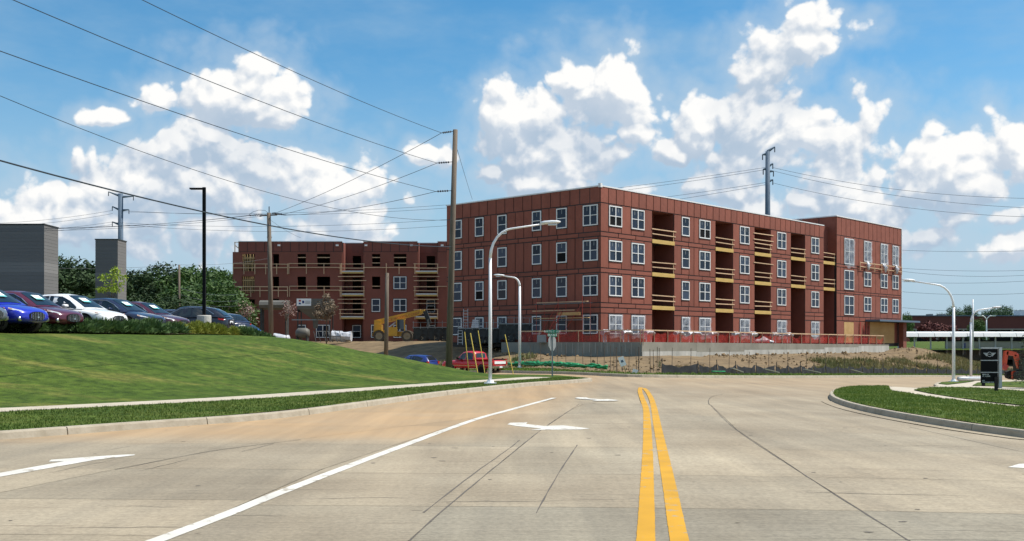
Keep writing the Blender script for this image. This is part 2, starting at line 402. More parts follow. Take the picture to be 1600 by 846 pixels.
mat('sidewalk', (.40, .345, .26), (.50, .44, .345), 2, .9)
mat('joint', (.075, .065, .052), (.13, .11, .09), 20, .9)
mat('base_ground', (.07, .10, .03), (.12, .12, .05), .3, .95)
mat('dirt', (.10, .065, .030), (.22, .150, .072), .8, .95, bump=.8, bscale=4, contrast=(.3, .7))
mat('dirt_clod', (.12, .078, .036), (.27, .185, .095), 2, .95)
mat('blade', (.085, .155, .016), (.17, .22, .035), .5, .8, trans=.25)
mat('blade_dark', (.08, .14, .016), (.16, .20, .035), .5, .8, trans=.25)
mat('weed', (.085, .115, .03), (.27, .22, .10), .35, .85, trans=.2)
mat('mulch', (.11, .07, .045), (.20, .14, .10), 6, .95, bump=.8, bscale=20)
mat('asphalt', (.06, .06, .06), (.09, .088, .085), 4, .9)
mat('concrete', (.215, .20, .16), (.29, .27, .22), .6, .85, bump=.1)
mat('concrete_dark', (.18, .185, .16), (.25, .25, .215), .5, .85)
mat('concrete_pale', (.36, .35, .31), (.52, .50, .45), 1.2, .9, stretch=(1, 1, .25))
mat('sheath', (.200, .056, .033), (.25, .074, .045), 1.2, .75, rnd=.13, bump=.15)
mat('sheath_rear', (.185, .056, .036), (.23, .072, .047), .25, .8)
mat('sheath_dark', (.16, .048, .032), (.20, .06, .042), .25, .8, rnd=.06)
mat('tape', (.018, .013, .013), None, rough=.6)
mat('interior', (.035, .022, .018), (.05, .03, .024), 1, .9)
mat('roof_white', (.75, .75, .75), None, rough=.6)
mat('vinyl', (.80, .80, .78), None, rough=.45)
mat('black', (.006, .006, .007), None, rough=.75, spec=.15)
mat('black_gloss', (.008, .008, .009), None, rough=.4, spec=.3)
mat('lumber', (.50, .33, .15), (.62, .44, .22), 3, .8, rnd=.12)
mat('lumber_pale', (.55, .36, .21), (.66, .46, .29), 3, .8, rnd=.12)
mat('rim_beam', (.50, .33, .09), (.60, .41, .14), 3, .75)
mat('osb', (.42, .25, .09), (.52, .33, .14), 3, .85)
mat('plastic_white', (.60, .60, .62), (.42, .44, .48), 3, .35)
mat('galv', (.42, .44, .46), (.52, .53, .54), 3, .5, metal=.3)
mat('lamp_paint', (.76, .77, .78), None, rough=.4)
mat('steel_blue', (.085, .125, .18), (.12, .165, .22), .5, .7, spec=.2)
mat('pole_wood', (.10, .075, .054), (.185, .145, .11), 3, .9, stretch=(4, 4, .25), bump=.4)
mat('wire', (.02, .028, .04), None, rough=.6)
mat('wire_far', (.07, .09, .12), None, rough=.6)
mat('insulator', (.05, .06, .08), None, rough=.4)
mat('silt', (.015, .016, .018), (.03, .03, .033), 3, .7)
mat('green_net', (.01, .22, .075), (.015, .32, .11), 4, .6)
mat('sign_green', (.0, .21, .12), None, rough=.4)
mat('sign_white', (.85, .85, .83), None, rough=.5)
mat('sign_grey', (.20, .22, .22), (.26, .28, .28), 2, .6, metal=.1)
mat('guard_yellow', (.50, .36, .03), None, rough=.5)
mat('red_steel', (.42, .045, .03), None, rough=.5)
mat('orange_paint', (.52, .06, .02), None, rough=.4)
mat('cat_yellow', (.62, .34, .02), (.55, .30, .03), 2, .45)
mat('tyre', (.02, .02, .02), (.04, .036, .03), 5, .9)
mat('tyre_dusty', (.06, .05, .04), (.11, .09, .065), 4, .95)
mat('rim_dusty', (.36, .29, .18), (.44, .36, .24), 4, .8)
mat('alloy', (.55, .56, .57), None, rough=.3, metal=.9)
mat('chrome', (.75, .76, .78), None, rough=.15, metal=1)
mat('car_glass', (.012, .018, .022), None, rough=.04, spec=.9)
mat('trailer_dark', (.018, .022, .022), (.04, .045, .042), 2, .7)
mat('tail_red', (.45, .02, .015), None, rough=.25)
mat('amber', (.75, .30, .12), None, rough=.2)
mat('headlight', (.6, .63, .66), None, rough=.1, spec=.8)
mat('paper', (.80, .88, .86), None, rough=.6)
mat('paper_teal', (.12, .45, .45), None, rough=.6)
for n, c in (('blue', (.012, .022, .42)), ('maroon', (.085, .009, .025)), ('white', (.82, .82, .80)), ('navy', (.012, .018, .05)), ('navy2', (.016, .024, .06)),
             ('dark_red', (.06, .009, .022)), ('black_car', (.008, .009, .018)), ('grey', (.10, .12, .15)), ('truck_red', (.50, .012, .018)), ('hatch_blue', (.010, .028, .17)), ('sky_blue', (.06, .16, .55))):
    mat('paint_' + n, c, None, rough=.28, coat=.7, spec=.5)
mat('block_grey', (.135, .132, .128), (.155, .152, .148), 1.0, .9, stretch=(.15, .15, 6))
mat('block_band', (.175, .172, .165), (.195, .19, .185), 1.0, .9, stretch=(.15, .15, 6))
mat('silo', (.10, .094, .078), (.14, .132, .112), .6, .6)
mat('leaf_dark', (.013, .034, .008), (.036, .075, .014), .35, .8, trans=.1)
mat('leaf_mid', (.03, .075, .012), (.075, .145, .025), .35, .7, trans=.2)
mat('leaf_lime', (.20, .30, .02), (.34, .42, .04), 1.5, .7, trans=.3)
mat('leaf_brown', (.11, .065, .04), (.24, .19, .12), 1.5, .8)
mat('leaf_redbrown', (.16, .06, .05), (.40, .30, .26), 1.8, .8)
mat('leaf_spruce', (.03, .06, .03), (.07, .11, .055), 1.0, .8)
mat('leaf_far', (.05, .10, .045), (.09, .15, .07), .1, .9)
mat('juniper', (.048, .10, .028), (.11, .18, .05), 1.2, .8, trans=.15)
mat('juniper_gold', (.16, .20, .02), (.26, .27, .04), 1.2, .8, trans=.2)
mat('bark', (.10, .075, .055), (.17, .13, .10), 4, .95)
mat('brick_far', (.105, .03, .026), (.125, .038, .032), .2, .9)
mat('band_far', (.35, .33, .30), None, rough=.9)
mat('membrane', (.66, .67, .66), (.58, .60, .60), 1.0, .6)
mat('wall_far', (.24, .24, .22), (.30, .29, .27), .5, .9)
mixmat('safety_net', (.40, .022, .010), .52)
mixmat('film', (.62, .66, .72), .24)
mixmat('site_fence', (.08, .09, .09), .16)

def glass_mat():
    m = bpy.data.materials.new('pane_glass'); m.use_nodes = True; nt = m.node_tree; N = nt.nodes.new; L = nt.links.new
    b = nt.nodes['Principled BSDF']; b.inputs['Roughness'].default_value = .1; b.inputs['Specular IOR Level'].default_value = .24
    oi = N('ShaderNodeObjectInfo'); cr = N('ShaderNodeValToRGB'); e = cr.color_ramp.elements
    e[0].color = (.008, .013, .026, 1); e[1].color = (.045, .062, .10, 1); L(oi.outputs['Random'], cr.inputs[0]); L(cr.outputs[0], b.inputs['Base Color'])
    MATS['pane'] = m
glass_mat()

# ================================================================== GROUND, ROAD, LAWNS
def densify(poly, step, closed=True):
    out = []; n = len(poly)
    for i in range(n if closed else n - 1):
        a = Vector(poly[i][:2]); b = Vector(poly[(i + 1) % n][:2]); k = max(1, int((b - a).length / step))
        out += [a.lerp(b, j / k) for j in range(k)]
    if not closed: out.append(Vector(poly[-1][:2]))
    return out
def sheet(poly, step, zf, jitter=.25, edge=None):
    P = densify(poly, edge or step); n = len(P)
    xs = [p.x for p in P]; ys = [p.y for p in P]; V = list(P)
    x = min(xs)
    while x < max(xs):
        y = min(ys)
        while y < max(ys):
            q = (x + random.uniform(-jitter, jitter) * step, y + random.uniform(-jitter, jitter) * step)
            if inpoly(q[0], q[1], P): V.append(Vector(q))
            y += step
        x += step
    r = delaunay_2d_cdt(V, [(i, (i + 1) % n) for i in range(n)], [], 1, 1e-4)
    m = MB(); fs = []
    for f in r[2]:
        a, b, c = (r[0][i] for i in f[:3])
        if (b - a).cross(c - a) < 0: f = f[::-1]
        fs.append(tuple(f))
    m.add([(v.x, v.y, zf(v.x, v.y)) for v in r[0]], fs)
    return m
def smooth_line(pts, n=6):
    """Catmull-Rom through 2-D/3-D points"""
    P = [Vector(p) for p in pts]; P = [P[0] * 2 - P[1]] + P + [P[-1] * 2 - P[-2]]; out = []
    for i in range(1, len(P) - 2):
        for k in range(n):
            t = k / n; a, b, c, d = P[i-1], P[i], P[i+1], P[i+2]
            out.append(.5 * ((2*b) + (c - a) * t + (2*a - 5*b + 4*c - d) * t*t + (3*b - a - 3*c + d) * t**3))
    out.append(P[-2]); return out
def P2(l, n=6): return smooth_line([px(u, v).xy for u, v in l], n)

# far kerb of the cross street: foot of the building site bank
FARK = smooth_line([(-80, 150), (-45, 118), (-25, 100), (-10, 88), (-3.6, 80), (-.6, 72.5), (1.5, 65), (4.0, 60.8), (7.2, 58.3), (13.3, 63), (22, 73), (33.7, 87.5), (49.6, 105), (90, 150), (130, 195)], 5)
# left kerb (camera side), round the corner into the side street
LK = [Vector((-26, -10)), Vector((-17, 7))] + P2([(0, 688), (210, 672), (430, 655), (575, 636), (700, 618), (820, 604.5), (890, 599.5), (926, 596.3)]) + \
     smooth_line([(3.6, 51.2), (2.0, 54.5), (-1.2, 57.5), (-6, 61.5), (-13, 68), (-26, 80), (-45, 97), (-80, 128)], 4)
# right kerb round the entrance island
RK = [Vector((26, -4)), Vector((14.5, 15))] + P2([(1600, 685), (1500, 671), (1400, 654), (1335, 640), (1303, 629), (1295, 621), (1302, 614.5), (1322, 610), (1352, 608.5)]) + P2([(1380, 608.3), (1395, 609)], 2)
RPAD_BACK = [px(*q).xy for q in ((1432, 611), (1462, 608), (1458, 604.5), (1464, 601), (1490, 599), (1540, 597.5), (1640, 597))]

def ground_z(x, y):
    d = math.hypot(x, y)
    return g(x, y) - .35 + 6.0 * sstep((d - 140) / 220) + 4 * sstep((d - 300) / 900)
rings = []
for r in (3, 15, 35, 60, 90, 120, 150, 190, 240, 300, 400, 600, 1000, 1800, 3500):
    rings.append([(r * math.cos(a), r * math.sin(a), ground_z(r * math.cos(a), r * math.sin(a))) for a in [2 * math.pi * k / 72 for k in range(72)]])
o = MB().loft(rings, cap=False).build('ground', 'base_ground', smooth=True, kind='structure')

# road bed: one sheet everywhere between the kerbs
road_poly = [Vector((-30, -12)), Vector((30, -12))] + [Vector((60, 30)), Vector((120, 110)), Vector((132, 196))] + FARK[::-1] + [Vector((-82, 118)), Vector((-60, 20))]
road = sheet(road_poly, 3.0, lambda x, y: g(x, y) - .006, edge=2).build('road', 'road', smooth=True, kind='structure')

# the slabs near the camera, each cut out by its joints
def xi(pts):
    W = [px(*p).xy for p in pts]
    def f(Y):
        for a, b in zip(W[:-1], W[1:]):
            if Y <= b.y or b is W[-1]:
                return a.x + (b.x - a.x) * (Y - a.y) / (b.y - a.y)
    return f
LJ = [lambda Y: -12.5 + .22 * (Y - 9), xi([(-360, 846), (180, 735), (330, 706), (470, 688)]), xi([(250, 846), (500, 736), (740, 655), (865, 623)]),
      xi([(640, 846), (720, 775), (845, 673), (893, 640), (920, 628)]), xi([(1008, 846), (1011.5, 700), (1008, 640), (1003, 615)]),
      xi([(1420, 846), (1260, 745), (1150, 672), (1108, 632)]), xi([(1980, 846), (1800, 760), (1600, 702), (1430, 668)])]
TJ = [5.2, 8.9, 11.05, 13.9, 17.6, 21.6, 26.0, 31.0]
for i in range(len(LJ) - 1):
    for j in range(len(TJ) - 1):
        m = MB(); rows = 8; row = []
        sk = (-.9, -.5, 0, .0, .4, .6)[i] * (.5 if j % 2 else 1)
        for r in range(rows + 1):
            Y0 = lerp(TJ[j] + .006, TJ[j + 1] - .006, r / rows)
            if i in (0, 1): Y0 += .35
            a = LJ[i](Y0) + .006; b = LJ[i + 1](Y0) - .006
            row.append([(lerp(a, b, c / 4), Y0 - .035 * (lerp(a, b, c / 4) - 1.2)) for c in range(5)])
        ring = [[(x, y, g(x, y) + .004) for x, y in rr] for rr in row]
        if inpoly(ring[4][2][0], ring[4][2][1], [(-14, 0), (40, 0), (40, 33), (-3, 33), (-6.2, 24), (-9.6, 19), (-11, 16)]):
            m.loft(ring, close=False, cap=False); m.f = [f[::-1] for f in m.f] if False else m.f
            s = m.build('slab', 'road', road)
            s['tone'] = 1.0 if (j == 1 and i >= 3) or (i, j) in ((3, 0), (4, 0), (5, 0)) else (.35 if (i + j) % 3 == 0 else 0.)
def ribbon(pts, w, dz, name, matn, parent, taper=None, wob=0.):
    """painted or sealed strip on the road surface"""
    P = [Vector(p) for p in pts]; m = MB(); rr = []
    for i, p in enumerate(P):
        d = (P[min(i + 1, len(P) - 1)] - P[max(i - 1, 0)]).normalized(); n = Vector((-d.y, d.x))
        ww = w * (taper(i / (len(P) - 1)) if taper else 1)
        a = p + n * (ww / 2 + random.uniform(-wob, wob)); b = p - n * (ww / 2 + random.uniform(-wob, wob))
        rr.append([(a.x, a.y, g(a.x, a.y) + dz), (b.x, b.y, g(b.x, b.y) + dz)])
    m.loft(rr, close=False, cap=False); m.f = [f[::-1] for f in m.f]
    return m.build(name, matn, parent)
def PL(l, step=.5): return densify(P2(l, 6), step, closed=False)
# lane markings (painted on the road: parts of it)
ribbon(PL([(85, 907), (253, 843), (356, 804), (450, 766), (612, 704), (740, 657), (797, 641), (866, 622.3)], .10), .165, .009, 'lane_line', 'white_paint', road, wob=.003)
ribbon(PL([(1004, 905), (1009, 846), (1011, 760), (1012, 700), (1011, 660), (1009, 638), (1003, 622), (1000, 612), (1001, 606)], .10), .165, .009, 'yellow_line', 'yellow_paint', road, wob=.0025)
ribbon(PL([(1080, 905), (1062, 846), (1046, 760), (1034, 700), (1026, 660), (1022, 638), (1017, 622), (1011, 612), (1006, 607)], .10), .165, .009, 'yellow_line', 'yellow_paint', road, wob=.0025)
def paintpoly(l, name='turn_arrow'):
    V = [px(*q).xy for q in l]; m = sheet(V, .6, lambda x, y: g(x, y) + .009, edge=.4); return m.build(name, 'white_paint', road)
paintpoly([(793, 664), (797, 661.5), (824, 660.8), (822, 663.5), (850, 666.5), (880, 665.5), (922, 670.5), (905, 672), (828, 672.8), (846, 670.5), (806, 666.5)])
paintpoly([(898, 622.8), (903, 621.4), (916, 621.6), (922, 623.4), (940, 624.6), (950, 624.1), (968, 626.2), (960, 627.0), (925, 627.2), (933, 625.6), (906, 624)])
paintpoly([(-60, 757), (-60, 751), (100, 722), (76, 722.5), (80, 719.5), (165, 713.2), (212, 710.5), (210, 712.6), (150, 719.5)])
paintpoly([(1575, 731), (1592, 726), (1640, 724), (1640, 733), (1600, 732.5)])
# cracks and sealed joints
for l in ([(640, 846), (720, 775), (845, 673), (893, 640), (905, 632)], [(1420, 846), (1260, 745), (1150, 672), (1116, 640), (1107, 628), (1113, 620), (1130, 616)],
          [(838, 803), (870, 745), (902, 696)], [(662, 802), (735, 745), (795, 702), (812, 688)], [(1422, 668), (1520, 690), (1640, 716)], [(180, 735), (330, 706), (470, 688)]):
    ribbon(PL(l, .3), .017, .0065, 'joint', 'joint', road, wob=.006)

# hairline cracks running across the slabs
random.seed(21)
for k in range(26):
    y0 = random.choice((9.6, 10.3, 11.4, 12.2, 13.1, 14.6, 16, 18.5, 20, 23)) + random.uniform(-.3, .3); x0 = random.uniform(-6.5, 7) ; l = random.uniform(.6, 3.2); P_ = []; yy = y0
    for i in range(8): yy += random.uniform(-.05, .05); P_.append(Vector((x0 + l * i / 7, yy)))
    ribbon(P_, random.uniform(.006, .013), .0068, 'crack', 'joint', road, taper=lambda t: .25 + math.sin(math.pi * t), wob=.003)
for k in range(5):
    x0 = random.uniform(-7, -2); y0 = random.uniform(9.5, 17); l = random.uniform(1, 3.5); P_ = []
    for i in range(8): P_.append(Vector((x0 + .16 * l * i / 7 + random.uniform(-.02, .02), y0 + l * i / 7)))
    ribbon(P_, random.uniform(.008, .016), .0068, 'crack', 'joint', road, taper=lambda t: .25 + math.sin(math.pi * t), wob=.003)
for k in range(34):
    x0, y0, r0 = random.uniform(-7, 8), random.uniform(9.3, 24), random.uniform(.018, .05)
    MB().add([(x0 + r0 * random.uniform(.6, 1.6) * math.cos(a), y0 + r0 * random.uniform(.4, 1) * math.sin(a), g(x0, y0) + .0072) for a in [i * .785 for i in range(8)]], [tuple(range(8))]).build('chip', 'joint', road)
# kerbs --------------------------------------------------------------
def kerb(line, side, name='kerb', h=.15, w=.16, seg=3.0, gutter=True):
    """kerb stones along a line, road on the other side of 'side' (+1 = stones to the left of the line's direction)"""
    P = densify([tuple(p) for p in line], .5, closed=False); acc = [P[0]]; L_ = 0; out = []
    for a, b in zip(P[:-1], P[1:]):
        acc.append(b); L_ += (b - a).length
        if L_ > seg: out.append(acc); acc = [b]; L_ = 0
    if len(acc) > 1: out.append(acc)
    for run in out:
        rr = []
        for i, p in enumerate(run):
            d = (run[min(i+1, len(run)-1)] - run[max(i-1, 0)]).normalized(); n = Vector((-d.y, d.x)) * side
            q = p + d * (.012 if i == 0 else -.012 if i == len(run) - 1 else 0); z = g(p.x, p.y)
            sec = [(0, -.03), (.03, h - .03), (.05, h), (w, h + .005), (w, -.03)]
            rr.append([(q.x + n.x * s, q.y + n.y * s, z + t) for s, t in sec])
        k = MB().loft(rr); k.build(name, 'kerb', road)
def clipline(line, f): return [p for p in line if f(p)]
kerb(clipline(LK, lambda p: -20 < p.x and p.y > 6 and p.y < 100), +1)
kerb(clipline(RK, lambda p: p.y > 10), -1)
kerb([tuple(p) for p in RPAD_BACK[:1] + RPAD_BACK[1:]], -1)
kerb(clipline(FARK, lambda p: -30 < p.x < 75), +1)
# pale gutter beside the right kerb
ribbon([p + Vector((-.22, -.1)) for p in densify([tuple(q) for q in clipline(RK, lambda p: p.y > 10 and p.y < 36)], .5, False)], .34, .0075, 'gutter', 'road', road)
# left lawn with its berm ----------------------------------------------
SW = [Vector((-22, 8)), Vector((-15.6, 19))] + P2([(0, 651), (200, 640.5), (400, 628.5), (600, 613), (700, 605.2), (790, 599), (852, 594)])
SWt = [tuple(p) for p in SW]; K2 = [tuple(p) for p in LK if p.y > 52]
def berm(x, y):
    d1 = segdist((x, y), SWt) - 1.0; d2 = segdist((x, y), K2) - 2.0
    side = 1.0
    d = min(d1, d2 * 1.45)
    # the strip on the road side of the walk stays flat
    lx = None
    for a, b in zip(SWt[:-1], SWt[1:]):
        if a[1] <= y <= b[1] or lx is None and y < a[1]: lx = a[0] + (b[0] - a[0]) * (y - a[1]) / (b[1] - a[1])
    if lx is not None and x > lx: return 0.
    return 2.0 * sstep(d / 13.0)
def lawn_z(x, y):
    return g(x, y) + .15 + berm(x, y) + .05 * noise.noise((x * .25, y * .25, 0)) * sstep((segdist((x, y), SWt) - .8) / 2)
lawn_poly = [p + Vector((0, 0)) for p in LK if p.y > 6]
def offs(line, w, side=1):
    o = []
    for i, p in enumerate(line):
        d = (line[min(i+1, len(line)-1)] - line[max(i-1, 0)]).normalized(); o.append(p + Vector((-d.y, d.x)) * w * side)
    return o
lawn_edge = offs([p for p in LK if p.y > 6], .155)
lawn = sheet(lawn_edge + [Vector((-90, 120)), Vector((-90, 10))], 1.1, lawn_z, edge=.8).build('left_lawn', 'lawn', smooth=True, kind='structure')
def walk(line, w, zf, name, seg=1.5):
    P = densify([tuple(p) for p in line], .5, closed=False); root = None; acc = [P[0]]; L_ = 0; out = []
    for a, b in zip(P[:-1], P[1:]):
        acc.append(b); L_ += (b - a).length
        if L_ > seg: out.append(acc); acc = [b]; L_ = 0
    base = None
    for run in out:
        rr = []
        for i, p in enumerate(run):
            d = (run[min(i+1, len(run)-1)] - run[max(i-1, 0)]).normalized(); n = Vector((-d.y, d.x)); q = p + d * (.01 if i == 0 else -.01 if i == len(run)-1 else 0)
            rr.append([(q.x + n.x * s, q.y + n.y * s, zf(q.x, q.y) + t) for s, t in ((w/2, -.06), (w/2, .015), (-w/2, .015), (-w/2, -.06))])
        m = MB().loft(rr)
        if base is None: base = m.build(name, 'sidewalk', kind='structure')
        else: m.build('slab', 'sidewalk', base)
    return base
walk([p for p in SW if p.y > 17], 1.25, lambda x, y: g(x, y) + .15, 'left_sidewalk')
# car lot on the plateau behind the berm
LOT = [(-24.5, 40), (-20, 46.5), (-15.5, 53.0), (-13.5, 59), (-14.5, 66), (-30, 78), (-60, 98), (-85, 98), (-85, 40)]
sheet([Vector(p) for p in LOT], 6, lambda x, y: 2.22).build('car_lot', 'asphalt', kind='structure')
# mulch bed in front of the lot
bed_f = [at(u, v, Y).xy for u, v, Y in ((-120, 523, 38), (0, 523, 40), (120, 525, 42.5), (230, 527, 46), (320, 526, 50.5), (400, 525, 55), (465, 527, 58))]
bed = [Vector(p) for p in bed_f]; bedb = [p + Vector((-1.4, 2.6)) for p in bed]
sheet(smooth_line(bed, 3) + smooth_line(bedb, 3)[::-1], .8, lambda x, y: lawn_z(x, y) + .05).build('mulch_bed', 'mulch', smooth=True, kind='structure')

# right corner: pavement pad under three pieces of lawn ------------------
rk2 = offs(RK, .155, -1)
pad = [p for p in rk2 if p.y > 8] + [p + Vector((.1, -.16)) for p in RPAD_BACK] + [Vector((70, 80)), Vector((60, 10))]
sheet(pad, 1.5, lambda x, y: g(x, y) + .143, edge=1).build('right_sidewalk', 'sidewalk', smooth=True, kind='structure')
rz = lambda x, y: g(x, y) + .175 + .02 * noise.noise((x, y, 3))
la = offs([p for p in RK if p.y > 8][:-1], .17, -1) + [px(*q).xy for q in ((1390, 612.5), (1393, 617), (1425, 622.5), (1480, 632), (1560, 641), (1660, 652))] + [Vector((24, 22))]
lawnA = la
lb = [px(*q).xy for q in ((1428, 615.5), (1440, 612.5), (1462, 610.3), (1500, 610.8), (1545, 612.5), (1640, 620), (1660, 648), (1560, 637.5), (1490, 627.5), (1452, 621))]
lc = [px(*q).xy for q in ((1519, 607.5), (1527, 602.5), (1548, 600.5), (1640, 599.5), (1660, 614), (1560, 608.5))]
ld = [px(*q).xy for q in ((1466, 604), (1472, 601.5), (1500, 599.8), (1525, 599.3), (1510, 602), (1480, 606))]
for nm, pl in (('corner_lawn', la), ('middle_lawn', lb), ('sign_lawn', lc), ('lamp_lawn', ld)):
    sheet([Vector(p) for p in pl], .7, rz, edge=.5).build(nm, 'lawn', smooth=True, kind='structure')

# blades of grass -------------------------------------------------------
def blades(name, pts, label, h0, h1, matn, w=.012, tuft=3):
    m = MB()
    for (x, y, z) in pts:
        for _ in range(tuft):
            a = random.uniform(0, 6.283); h = random.uniform(h0, h1); l = random.uniform(.1, .7) * h; ww = w * random.uniform(.7, 1.5)
            bx, by = x + random.uniform(-.05, .05), y + random.uniform(-.05, .05); c, s = math.cos(a), math.sin(a)
            i = len(m.v); m.v += [(bx - s*ww, by + c*ww, z - .01), (bx + s*ww, by - c*ww, z - .01), (bx + c*l, by + s*l, z + h)]; m.f.append((i, i+1, i+2))
    o = m.build(name, matn, kind='stuff'); tag(o, label, 'grass'); return o
def scatter(poly, n, zf, cond=None):
    xs = [p[0] for p in poly]; ys = [p[1] for p in poly]; out = []; k = 0
    while len(out) < n and k < n * 40:
        k += 1; x, y = random.uniform(min(xs), max(xs)), random.uniform(min(ys), max(ys))
        if inpoly(x, y, poly) and (cond is None or cond(x, y)): out.append((x, y, zf(x, y)))
    return out
vis = lambda x, y: abs(x / y) < .52 and noise.noise((x * .6, y * .6, 5)) > -.45 + .5 * random.random() - .3
blades('grass_blades', scatter(la, 9000, rz, vis) + scatter(lb, 3500, rz, vis), 'short green grass on the kerbed corner island at right', .03, .065, 'blade', .012)
strip = [p for p in LK if 14 < p.y < 50]; stripP = offs(strip, .16) + offs([p for p in SW if 15 < p.y < 54], -.75)[::-1]
blades('grass_blades', scatter(stripP, 9000, lawn_z, lambda x, y: abs(x / y) < .52), 'grass strip between the left kerb and the sidewalk', .03, .06, 'blade_dark', .012)
# construction site bank ---------------------------------------------------
UR = Vector((.68, .733)).normalized(); NR = Vector((UR.y, -UR.x)); C0 = Vector((7.78, 93.0))      # building corner, right face direction and its outward normal
WC = Vector((10.46, 85.0)); WL = WC - NR * 15.6; WR = WC + UR * 47.5                                # retaining wall: corner, left end, right end
FKt = [tuple(p) for p in FARK]
wallt = [tuple(WL), tuple(WC), tuple(WR)]
def bank_z(x, y):
    dk = segdist((x, y), FKt); g0 = g(x, y)
    tx = sstep((5 - x) / 9)
    top = lerp(.72 + .12 * sstep((x - 10) / 30), 2.05, tx)
    if x > WR.x - 2: top = lerp(top, 1.75, sstep((x - WR.x + 2) / 6)); top = lerp(top, .9, sstep((x - 56) / 24))
    dw = segdist((x, y), wallt)
    t = sstep((dk - 2.6) / max(4., (dk + min(dw, 24) - 3.0))) if tx < .98 else sstep((dk - 2.5) / 20)
    if tx > 0: t = lerp(t, sstep((dk - 2.5) / 20), tx)
    z = lerp(g0 + .14, top, t)
    z += (.16 * noise.noise((x * .35, y * .35, 1)) + .10 * noise.noise((x * 1.1, y * 1.1, 2)) + .05 * noise.noise((x * 2.6, y * 2.6, 4))) * sstep((dk - 3) / 3)
    return z
fk_in = offs(FARK, .155)
bp_ = [p for p in fk_in if -60 < p.x < 100]
near_poly = bp_ + [Vector((112, 190)), Vector((60, 170)), Vector((-60, 170))]
bank = sheet(near_poly, 1.25, bank_z, edge=1.0).build('site_bank', 'dirt', smooth=True, kind='structure')
# grass verge strip at the foot of the bank
gv = [p for p in fk_in if -14 < p.x < 70]; gv2 = offs(gv, 2.0)
sheet(gv + gv2[::-1], .8, lambda x, y: bank_z(x, y) + .02).build('verge', 'lawn', smooth=True, kind='structure')
vpts = scatter([tuple(p) for p in gv + gv2[::-1]], 5200, bank_z)
blades('weeds', vpts, 'ragged grass verge along the foot of the dirt bank', .05, .15, 'blade', .03, 3)
wz = [p for p in scatter([tuple(p) for p in offs(gv, 3.2) + offs(gv, 9.5)[::-1]], 7000, bank_z, lambda x, y: noise.noise((x * .16, y * .16, 8)) > (.34 if x < 26 and x > 2 else -.22 if x >= 26 else .0))]
blades('weeds', wz, 'tall green weeds growing on the dirt bank', .15, .55, 'weed', .04, 3)
m = MB()
for (x, y, z) in scatter([tuple(p) for p in offs(gv, 3.2) + offs(gv, 22)[::-1]], 2000, bank_z):
    s = random.uniform(.05, .20) * random.uniform(.5, 1.2); q = Matrix.Translation((x, y, z + s * .2)) @ Matrix.Rotation(random.uniform(0, 6), 4, 'Z') @ Matrix.Rotation(random.uniform(-.6, .6), 4, 'X')
    pts = [q @ Vector((a * s * random.uniform(.6, 1.2), b * s * random.uniform(.6, 1.2), c * s * random.uniform(.5, 1))) for a, b, c in ((1,0,0),(0,1,0),(-1,0,0),(0,-1,0),(0,0,1),(0,0,-1))]
    m.add(pts, [(0,1,4),(1,2,4),(2,3,4),(3,0,4),(1,0,5),(2,1,5),(3,2,5),(0,3,5)])
tag(m.build('dirt_clods', 'dirt_clod', kind='stuff'), 'loose clods and stones on the dirt bank', 'dirt')
# terrace behind the retaining wall
sheet([WL + NR * 0 - UR * -.2, WC - NR * .2 + UR * .2, WR - NR * .2, WR - NR * 12, WL + UR * 60 - NR * 12, WL + UR * .2 - NR * 4], 4, lambda x, y: 1.87).build('terrace', 'dirt', kind='structure')

# ================================================================== BUILDINGS
UNIT = {}
def unit(matn):
    if matn not in UNIT:
        UNIT[matn] = MB().box(-.5, .5, -.5, .5, -.5, .5).mesh('block_' + matn, matn)
    return UNIT[matn]
class Facade:
    def __init__(s, O, u, root):
        s.O = Vector(O); s.u = Vector(u).normalized(); s.n = Vector((s.u.y, -s.u.x)); s.root = root
        s.M = Matrix(((s.u.x, -s.n.x, 0, s.O.x), (s.u.y, -s.n.y, 0, s.O.y), (0, 0, 1, 0), (0, 0, 0, 1)))
    def p(s, u, d, z): return s.M @ Vector((u, -d, z))
    def tpx(s, q, d=0.):
        k = (q - 800) / F; O = s.O + s.n * d; return (k * O.y - O.x) / (s.u.x - k * s.u.y)
    def box(s, mb, u0, u1, d0, d1, z0, z1): mb.box(u0, u1, -d1, -d0, z0, z1, s.M)
    def part(s, name, matn, u0, u1, d0, d1, z0, z1, parent=None, tilt=0.):
        M = s.M @ Matrix.Translation(((u0+u1)/2, -(d0+d1)/2, (z0+z1)/2)) @ Matrix.Rotation(tilt, 4, 'Y') @ Matrix.Diagonal((abs(u1-u0), abs(d1-d0), abs(z1-z0), 1))
        return obj(name, unit(matn), parent or s.root, M=M)
NPAN = [0]
